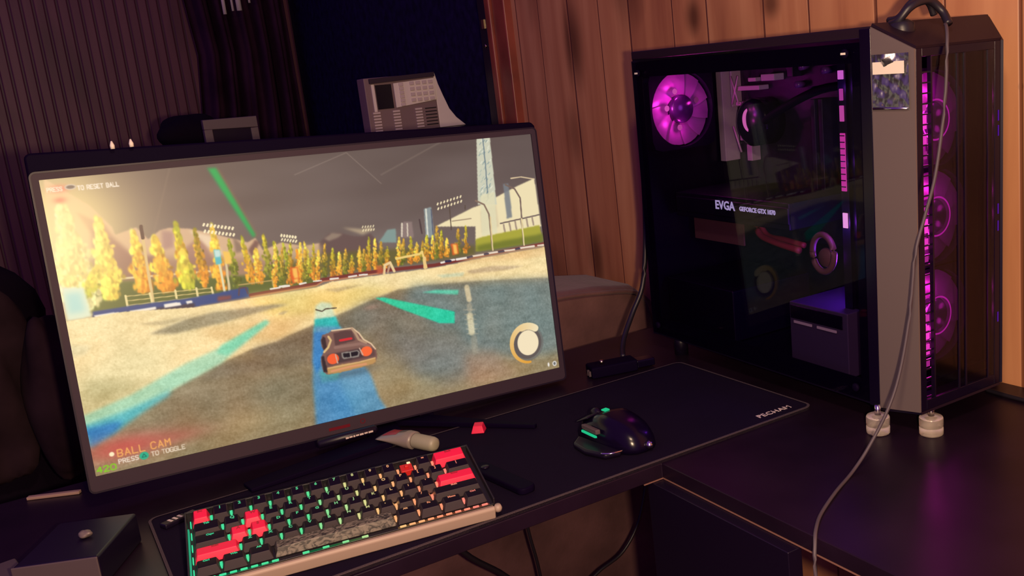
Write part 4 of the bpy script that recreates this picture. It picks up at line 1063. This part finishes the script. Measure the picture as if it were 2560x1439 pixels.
pu = MB(); pu.lathe([(.036, 0), (.036, -.035), (.030, -.040)], (CW - .018, .375, .348), 36, 'X'); pu_o = pu.build('cooler_pump', MT['gloss'], pc)
cr_ = MB(); vs = []; fs = []; n = 18
for i in range(n + 1):
    a = math.radians(-75 + 150 * i / n) ; wv = .0085 * math.cos(a) ** .7 if abs(a) < PI / 2 else 0
    for rr in (.0165 - wv, .0165): vs.append((CW - .0585, .375 + rr * math.cos(a), .352 + rr * math.sin(a) * 1.1))
for i in range(n): fs.append((2 * i, 2 * i + 1, 2 * i + 3, 2 * i + 2))
cr_.add(vs, fs); cr_.build('crescent_light', MT['pink'], pu_o, label='bright pink crescent light')
for k in range(1):
    g = MB(); g.tube([(CW - .045, .36 - k * .02, .345), (CW - .07, .30 - k * .02, .365 - k * .02), (CW - .08, .20, .395 - k * .02), (CW - .08, .12, .40 - k * .03)], .006); g.build('coolant_hose', MT['stand'], pc)
# graphics card
gp = MB(); gp.box(.045, CW - .016, .195, .452, .214, .252); gp.box(.043, .050, .195, .45, .222, .246); gp_o = gp.build('graphics_card', MT['black'], pc, bevel=.002)
Tm = frame((.0425, .3500, .2335), (0, -1, .0), (0, 0, 1))
lettering('EVGA', .0178, MT['led_white'], 'lettering', gp_o, Tm, bold=.0004, spacing=1.0, shear=.0)
lettering('GEFORCE GTX 1070', .0088, MT['led_white'], 'lettering', gp_o, frame((.0425, .295, .2345), (0, -1, 0), (0, 0, 1)), bold=.0003, spacing=.96)
g = MB(); g.box(.08, .083, .335, .455, .172, .210); g.build('brown_reflection', MT['brown'], pc, label='dull brown reflection built as a plate under the graphics card')  # brown reflection, built as a solid plate
g = MB(); g.tube([(.080, .305, .225), (.080, .300, .196), (.080, .27, .186), (.080, .215, .179)], .0048); g.build('red_cable', MT['red_cable'], pc)
g = MB(); g.tube([(.086, .308, .215), (.088, .290, .192), (.085, .25, .190), (.085, .21, .186)], .004); g.build('red_cable', MT['red_cable'], pc)
# ring-shaped reflection, built as a solid brown ring and disc
g = MB(); g.tube([(.030, .118 + .019 * math.cos(a), .196 + .024 * math.sin(a)) for a in [2 * PI * k / 14 for k in range(15)]], .0042, 8, 3); g.build('ring_reflection', MT['brown'], pc)
g = MB(); g.lathe([(.013, 0), (.011, -.004)], (.034, .116, .190), 24, 'X'); g.build('reflection_disc', MT['brown'], pc)
# radiator with its upright light bar
rd = MB(); rd.box(.046, CW - .020, .026, .058, Z0 + .055, ZT - .025); rd_o = rd.build('radiator', MT['case'], pc, bevel=.002)
for z0_, z1_, w_, col, e_ in ((.411, .4215, .0045, (1.0, .22, .8), 1.1), (.386, .400, .003, (.9, .10, .55), .8), (.361, .380, .0035, (1.0, .14, .55), .9), (.276, .347, .0042, (1.0, .07, .48), .95), (.230, .249, .0040, (1.0, .45, .75), 1.6)):
    g = MB(); g.box(.0385, .0400, .0865 - w_, .0865 + w_, z0_, z1_); g.build('light_bar', glow('bar_light_%d' % int(z0_ * 1000), col, e_), rd_o, bevel=.0006)
for k in range(9):
    g = MB(); g.box(.0375, .0384, .0825, .0905, .281 + k * .0078, .2822 + k * .0078); g.build('light_bar_slat', MT['case'], rd_o)
g = MB(); g.box(.0405, .046, .080, .093, Z0 + .055, ZT - .028); g.build('light_bar_housing', MT['case'], rd_o)
g = MB(); g.box(.046, .06, .058, .093, Z0 + .055, ZT - .028); g.build('light_bar_bracket', MT['case'], rd_o)
for z_, e_ in ((.40, .018), (.31, .02), (.235, .07)):
    ll = lamp('bar_led', 'POINT', (.028, .085, z_), e_, (.45, .06, 1.0), .006); ll.parent = pc
# drive cage
dc = MB(); dc.box(.020, .15, .070, .175, Z0 + .014, .126); dc_o = dc.build('drive_cage', MT['satin_p'] if 'satin_p' in MT else mat('cage_metal', (.06, .045, .085), .4), pc, bevel=.0015)
g = MB(); g.box(.0185, .020, .078, .172, .104, .122); g.build('cage_rim', MT['gloss'], dc_o, bevel=.001)
for a, c in ((.132, .165), (.088, .122)):
    g = MB(); g.box(.0175, .0190, a, c, .0985, .1018); g.build('drive_slot', MT['silver'], dc_o)
ll = lamp('cage_glow', 'POINT', (.06, .10, .185), .45, (.28, .04, 1.0), .01); ll.parent = pc
ps = MB(); ps.box(.025, CW - .02, .30, .462, Z0 + .014, .118); ps.build('power_supply', MT['case'], pc, bevel=.002)
# clear round feet under the front (resting on the desk)
for x, y in ((-.0115, -.0050), (.0280, -.0500)):
    ft = MB(); zb = .0002 - .0175 * y * 0
    ft.lathe([(.0132, .0), (.0138, .001), (.0138, .0085), (.0130, .0095), (.0130, .0105), (.0138, .0115), (.0138, .0195), (.0128, .0215), (.010, .0225)], (x, y, .0011 + (.0 if y > -.03 else .0)), 40)
    f0 = ft.build('clear_foot', MT['clear'], pc, label='clear round stacked foot')
    g = MB(); g.cyl((x, y, .0235), .004, .012, 'Z', 16); g.build('foot_bolt', MT['chrome'], f0)
for x in (.03, CW - .03):
    g = MB(); g.cyl((x, CD - .03, -.0078), .011, Z0 + .0085, 'Z', 20); g.build('rear_foot', MT['black'], pc)
g = MB(); g.box(.030, .044, -CF + .001, -CF + .006, ZB - .003, ZB + .0085); g.build('torn_sticker', MT['white'], pc, bevel=.001)
# reflective foil card with a white sticker, taped high on the grey strip
fc = MB(); nf = 26; vs = []; fs = []
for j in range(nf + 1):
    for i in range(nf + 1):
        y = -.0535 + .051 * i / nf; z = .3782 + .0593 * j / nf
        d2 = ((y + .026) / .010) ** 2 + ((z - .4385 + .004) / .009) ** 2
        e_ = min(i, nf - i, j, nf - j)
        vs.append((-.0034 - .0100 * math.exp(-d2) - (.0008 * (math.sin(y * 420 + z * 160) + math.sin(z * 380 - y * 230)) if e_ > 1 else 0), y, z))
for j in range(nf):
    for i in range(nf): fs.append((j * (nf + 1) + i, j * (nf + 1) + i + 1, (j + 1) * (nf + 1) + i + 1, (j + 1) * (nf + 1) + i))
fc.add(vs, fs, True)
fc_ = None
fo2 = tag(fc.build('foil_card', MT['foil'], loc=(.8214, .7456, DZ), rot=(.0175, 0, -.015)), 'crinkled silver foil card stuck high on the grey strip of the tower', 'card')
g = MB(); g.box(-.0066, -.0058, -.0495, -.0065, .4165, .4295); g.build('sticker', MT['white'], fo2, label='blank white sticker')
g = MB(); g.tube([(-.0036, -.051, .3796), (-.0036, -.004, .3796)], .0016, 10); g.build('bottom_rim', MT['chrome'], fo2)

# loops of cable lying on top of the tower and the grey cable falling from them
b_ = MB()
b_.tube([(.850, .735, .468), (.846, .722, .470), (.852, .712, .482), (.866, .708, .4885), (.882, .706, .488), (.893, .700, .476), (.890, .690, .462)], .0046, 12)
b_.tube([(.856, .742, .4725), (.853, .726, .474), (.860, .716, .487), (.872, .713, .4925), (.886, .712, .487), (.894, .712, .474)], .0042, 12)
tag(b_.build('cable_loop', MT['cable'], loc=(0, 0, DZ)), 'black cable bent in a loop on top of the computer tower', 'cable')
b_ = MB(); b_.lathe([(.010, 0), (.014, .006), (.013, .016), (.006, .020)], (.853, .722, .4520), 16)
tag(b_.build('cable_wrap', MT['cable'], loc=(0, 0, DZ)), 'dark bunched cable wrap below the loop on the tower top', 'cable wrap')
b_ = MB()
b_.tube([(.884, .690, .462), (.876, .682, .458), (.866, .674, .440), (.856, .671, .38), (.838, .671, .306), (.818, .671, .262), (.803, .672, .225), (.792, .673, .16), (.776, .675, .100), (.758, .678, .060), (.732, .684, .022), (.702, .681, .0032), (.655, .660, .0028), (.610, .636, .0028), (.583, .616, .0035), (.570, .605, -.004), (.563, .599, -.03), (.560, .59, -.12), (.558, .575, -.30)], .0019, 10)
tag(b_.build('grey_cable', MT['cable_grey'], loc=(0, 0, DZ)), 'long grey cable hanging down the tower front and across the desk', 'cable')

# ================================================================== cables under the desk
for nm, pts, r_c, l_ in (('hanging_cable', [(.42, 1.35, -.02), (.45, 1.35, -.18), (.507, 1.35, -.281), (.572, 1.35, -.348), (.597, 1.35, -.40), (.600, 1.35, -.60)], .0048, 'thick black cable sagging under the desk, leftmost of the three'),
                         ('hanging_cable', [(.610, 1.35, -.02), (.615, 1.35, -.18), (.625, 1.35, -.288), (.636, 1.35, -.373), (.645, 1.35, -.55)], .0028, 'thin black cable hanging almost straight under the desk, middle of the three'),
                         ('hanging_cable', [(.885, 1.35, -.02), (.875, 1.35, -.22), (.851, 1.35, -.330), (.806, 1.35, -.390), (.745, 1.35, -.412), (.70, 1.35, -.45), (.690, 1.35, -.60)], .0030, 'black cable curving down beside the side panel under the desk, rightmost of the three')):
    b_ = MB(); b_.tube(pts, r_c); tag(b_.build(nm, MT['cable'], loc=(0, 0, DZ)), l_, 'cable', 'cables hanging under the desk')
b_ = MB(); b_.tube([(.865, 1.00, -.02), (.863, 1.00, -.25), (.861, 1.0, -.6)], .005); tag(b_.build('dropping_cable', MT['cable'], loc=(0, 0, DZ)), 'black cable dropping behind the return of the desk before the bright boards', 'cable')

# ================================================================== brown recliner behind the desk
rc = thing('recliner', 'brown suede recliner with a rounded back standing behind the desk', 'armchair', (.70, 1.62, 0))
b_ = MB(); vs = []
prof = [(-.36, 0), (-.36, .70), (-.355, .762), (-.33, .796), (-.26, .812), (-.10, .815), (.10, .812), (.22, .803), (.30, .790), (.335, .760), (.345, .70), (.345, 0)]
b_.prism(prof, -.10, .12, axis=1); b_.build('backrest', MT['fabric'], rc, bevel=.03, seg=4)
b_ = MB(); b_.box(-.35, .335, .10, .55, .0, .42); b_.build('seat', MT['fabric'], rc, bevel=.05, seg=4)
b_ = MB(); b_.tube([(-.34, -.101, .775), (-.2, -.104, .803), (0, -.105, .806), (.2, -.104, .796), (.325, -.100, .755), (.337, -.1, .60)], .004, 8); b_.build('piping', MT['fabric'], rc)

# ================================================================== dark cabinet behind the monitor and what stands on it
cb = thing('dark_cabinet', 'black cabinet standing behind the monitor with a desk phone on top', 'cabinet', (.52, 2.42, 0))
b_ = MB(); b_.box(-.36, .50, -.20, .20, 0, DZ + .350); b_.build('body', MT['black'], cb, bevel=.004)
b_ = MB(); b_.box(-.365, .505, -.21, .205, DZ + .350, DZ + .362); b_.build('top', MT['black'], cb, bevel=.003)
ZC = DZ + .3625
ph = thing('desk_phone', 'beige console telephone with a number pad and a flared side on the black cabinet', 'telephone', (.775, 2.28, ZC), (0, 0, 0))
b_ = MB(); b_.box(0, .180, 0, .05, 0, .136); b_.build('body', MT['phone_dark'], ph, bevel=.002)
b_ = MB(); b_.prism([(.180, 0), (.252, 0), (.228, .022), (.212, .045), (.200, .078), (.190, .108), (.184, .136), (.180, .136)], .0, .055, axis=1); b_.build('flared_side', MT['phone'], ph, bevel=.002)
b_ = MB(); b_.prism([(.072, .060), (.178, .070), (.180, .124), (.072, .119)], -.004, 0, axis=1); b_.build('keypad_panel', MT['phone'], ph, bevel=.001)
b_ = MB(); b_.box(.026, .066, -.003, 0, .060, .118); b_.build('display', MT['gloss'], ph)
b_ = MB(); b_.box(.016, .023, -.003, 0, .055, .12); b_.build('display_edge', MT['phone'], ph)
b_ = MB(); b_.prism([(.012, .122), (.18, .127), (.18, .138), (.012, .134)], -.008, 0, axis=1); b_.build('top_rail', MT['bezel'], ph, bevel=.001)
key = None
def copy_part(src, parent, loc):
    c = src.copy(); C.objects.link(c); c.parent = parent; c.location = loc; return c
for r in range(4):
    for c in range(4):
        loc = (.118 + c * .0165, -.006, .115 - r * .0135)
        if key is None:
            k_ = MB(); k_.box(-.0055, .0055, -.002, .002, -.004, .004); key = k_.build('key', MT['key_pale'], ph, loc=loc, bevel=.001)
        else: copy_part(key, ph, loc)
for r in range(6): copy_part(key, ph, (.090, -.006, .114 - r * .0095))
bar = None
for c, (x, w_) in enumerate(((.020, 1), (.070, 1), (.128, 1))):
    for r in range(7):
        loc = (x, -.002, .052 - r * .0072)
        if bar is None:
            k_ = MB(); k_.box(-.009, .009, -.002, .002, -.0022, .0022); bar = k_.build('line_key', MT['key_pale'], ph, loc=loc)
        else: copy_part(bar, ph, loc)
b_ = MB()
for r in range(6): b_.box(.146, .176, -.002, 0, .010 + r * .008, .0125 + r * .008)
b_.build('speaker_slots', MT['black'], ph)

fr2 = thing('photo_frame', 'pale grey frame like an upside-down U round a black panel on the black cabinet', 'frame', (.403, 2.30, ZC))
b_ = MB(); b_.box(0, .018, 0, .02, 0, .055); b_.box(.100, .117, 0, .02, 0, .050); b_.hexa([(.0, 0, .055), (.117, 0, .050), (.117, .02, .050), (.0, .02, .055)], [(.0, 0, .077), (.117, 0, .075), (.117, .02, .075), (.0, .02, .077)])
b_.build('frame', mat('pale_frame', (.105, .078, .085), .6), fr2, bevel=.0015)
b_ = MB(); b_.box(.018, .100, .004, .018, 0, .055); b_.build('panel', MT['gloss'], fr2)
def lumpy(rx, ry, rz, seed, n=28, m_=18, amp=.18, flat=True):
    rg_ = np.random.default_rng(seed); ph_ = rg_.random((6, 3)) * 6.28; fq = rg_.integers(1, 5, (6, 2))
    vs = []; fs = []
    for j in range(m_ + 1):
        th = PI * j / m_
        for i in range(n):
            a = 2 * PI * i / n
            d = 1 + amp * sum(math.sin(fq[k][0] * a + ph_[k][0]) * math.sin(fq[k][1] * th + ph_[k][1]) for k in range(6)) / 2.2 * math.sin(th)
            z = rz * math.cos(th) * d
            vs.append((rx * math.sin(th) * math.cos(a) * d, ry * math.sin(th) * math.sin(a) * d, z))
    for j in range(m_):
        for i in range(n): fs.append((j * n + i, j * n + (i + 1) % n, (j + 1) * n + (i + 1) % n, (j + 1) * n + i))
    return vs, fs
v_, f_2 = lumpy(.075, .06, .046, 5)
b_ = MB(); b_.add(v_, f_2, True); tag(b_.build('soft_bag', MT['heap'], loc=(.395, 2.44, ZC + .0465)), 'dark soft bag slumped on the black cabinet left of the pale frame', 'bag')

# dark curtain in the corner and hanging rods
b_ = MB(); nx = 90; vs = []; fs = []
for j in range(13):
    z = .02 + j * .20
    for i in range(nx + 1):
        t = i / nx; xl = .70 + .05 * math.sin(z * 3.1 + 1.0) - .035 * math.cos(z * 7.0); x = xl + (1.03 - xl) * t
        y = 3.80 + .035 * math.sin(t * 34 + .6 * math.sin(z * 2)) + .015 * math.sin(t * 80)
        vs.append((x, y, z))
for j in range(12):
    for i in range(nx): fs.append((j * (nx + 1) + i, j * (nx + 1) + i + 1, (j + 1) * (nx + 1) + i + 1, (j + 1) * (nx + 1) + i))
b_.add(vs, fs, True); cu = b_.build('corner_curtain', MT['cloth']); so = cu.modifiers.new('solid', 'SOLIDIFY'); so.thickness = .004
tag(cu, 'dark purple-brown curtain hanging in the far corner beside the black doorway', 'curtain')
hr = thing('hanging_chime', 'row of pale thin rods hanging before the dark curtain at the top of the view', 'wind chime', (.77, 3.60, DZ + .905))
for k, (x, l_, w_) in enumerate(((.0, .145, .006), (.028, .135, .004), (.050, .135, .009), (.088, .110, .004), (.112, .100, .009))):
    b_ = MB(); b_.cyl((x, 0, -l_ + .03), w_, l_ + .02, 'Z', 12); b_.build('rod', MT['phone'], hr)
b_ = MB(); b_.box(-.02, .13, -.015, .015, .078, .09); b_.build('bar', MT['black'], hr)
b_ = MB(); b_.tube([(.055, 0, .09), (.055, 0, .60)], .002, 6, 1); b_.build('cord', MT['black'], hr)

# ================================================================== dark heap at the far left and things on the desk's left end
hp = thing('clothes_heap', 'dark heap of clothes piled high behind the left end of the desk', 'clothes', (-.30, 1.95, 0))
v_, f_2 = lumpy(.36, .26, .52, 11, amp=.16)
b_ = MB(); b_.add([(x, y, max(z + .50, 0)) for x, y, z in v_], f_2, True); b_.build('lower_pile', MT['heap'], hp)
v_, f_2 = lumpy(.26, .2, .20, 23, amp=.22)
b_ = MB(); b_.add([(x + .05, y - .04, z + .86) for x, y, z in v_], f_2, True); b_.build('upper_pile', MT['heap'], hp)
v_, f_2 = lumpy(.075, .05, .17, 31, amp=.25)
b_ = MB(); b_.add([(x + .22, y - .24, z + .84) for x, y, z in v_], f_2, True); b_.build('brown_sleeve', MT['cloth_brown'], hp, label='dull brown sleeve')
v_, f_2 = lumpy(.05, .04, .13, 37, amp=.25)
b_ = MB(); b_.add([(x + .31, y - .27, z + .79) for x, y, z in v_], f_2, True); b_.build('brown_sleeve', MT['cloth_brown'], hp, label='dull brown sleeve')

b_ = MB(); b_.box(-.032, .032, -.0035, .0035, 0, .004)
tag(b_.build('flat_stick', MT['wood_strip'], loc=(-.020, 1.335, DZ + .0002), rot=(0, 0, -.50), bevel=.0008), 'pale flat wooden stick at the rear left of the desk below the monitor corner', 'stick')
gb = thing('grey_box', 'low dark grey plastic box on the near left end of the desk', 'box', (-.005, 1.078, DZ), (0, 0, -.47))
b_ = MB(); b_.box(-.041, .040, -.050, .050, 0, .034); b_.build('body', MT['black'], gb, bevel=.003)
b_ = MB(); b_.box(-.041, .040, -.0525, -.050, .002, .0345); b_.build('front_plate', MT['grey_box'], gb, bevel=.001)
v_, f_2 = lumpy(.007, .005, .004, 3)
b_ = MB(); b_.add([(x + .008, y + .0, z + .0382) for x, y, z in v_], f_2, True); tag(b_.build('crumpled_scrap', MT['grey_panel'], loc=(-.005, 1.078, DZ), rot=(0, 0, -.47)), 'small crumpled pale scrap lying on the dark grey box', 'scrap')
b_ = MB(); b_.box(-.012, .012, -.055, .055, 0, .010)
tag(b_.build('grey_bar', MT['grey_box'], loc=(-.066, 1.085, DZ + .0002), rot=(0, 0, .18), bevel=.002), 'flat grey plastic bar left of the dark grey box', 'bar')
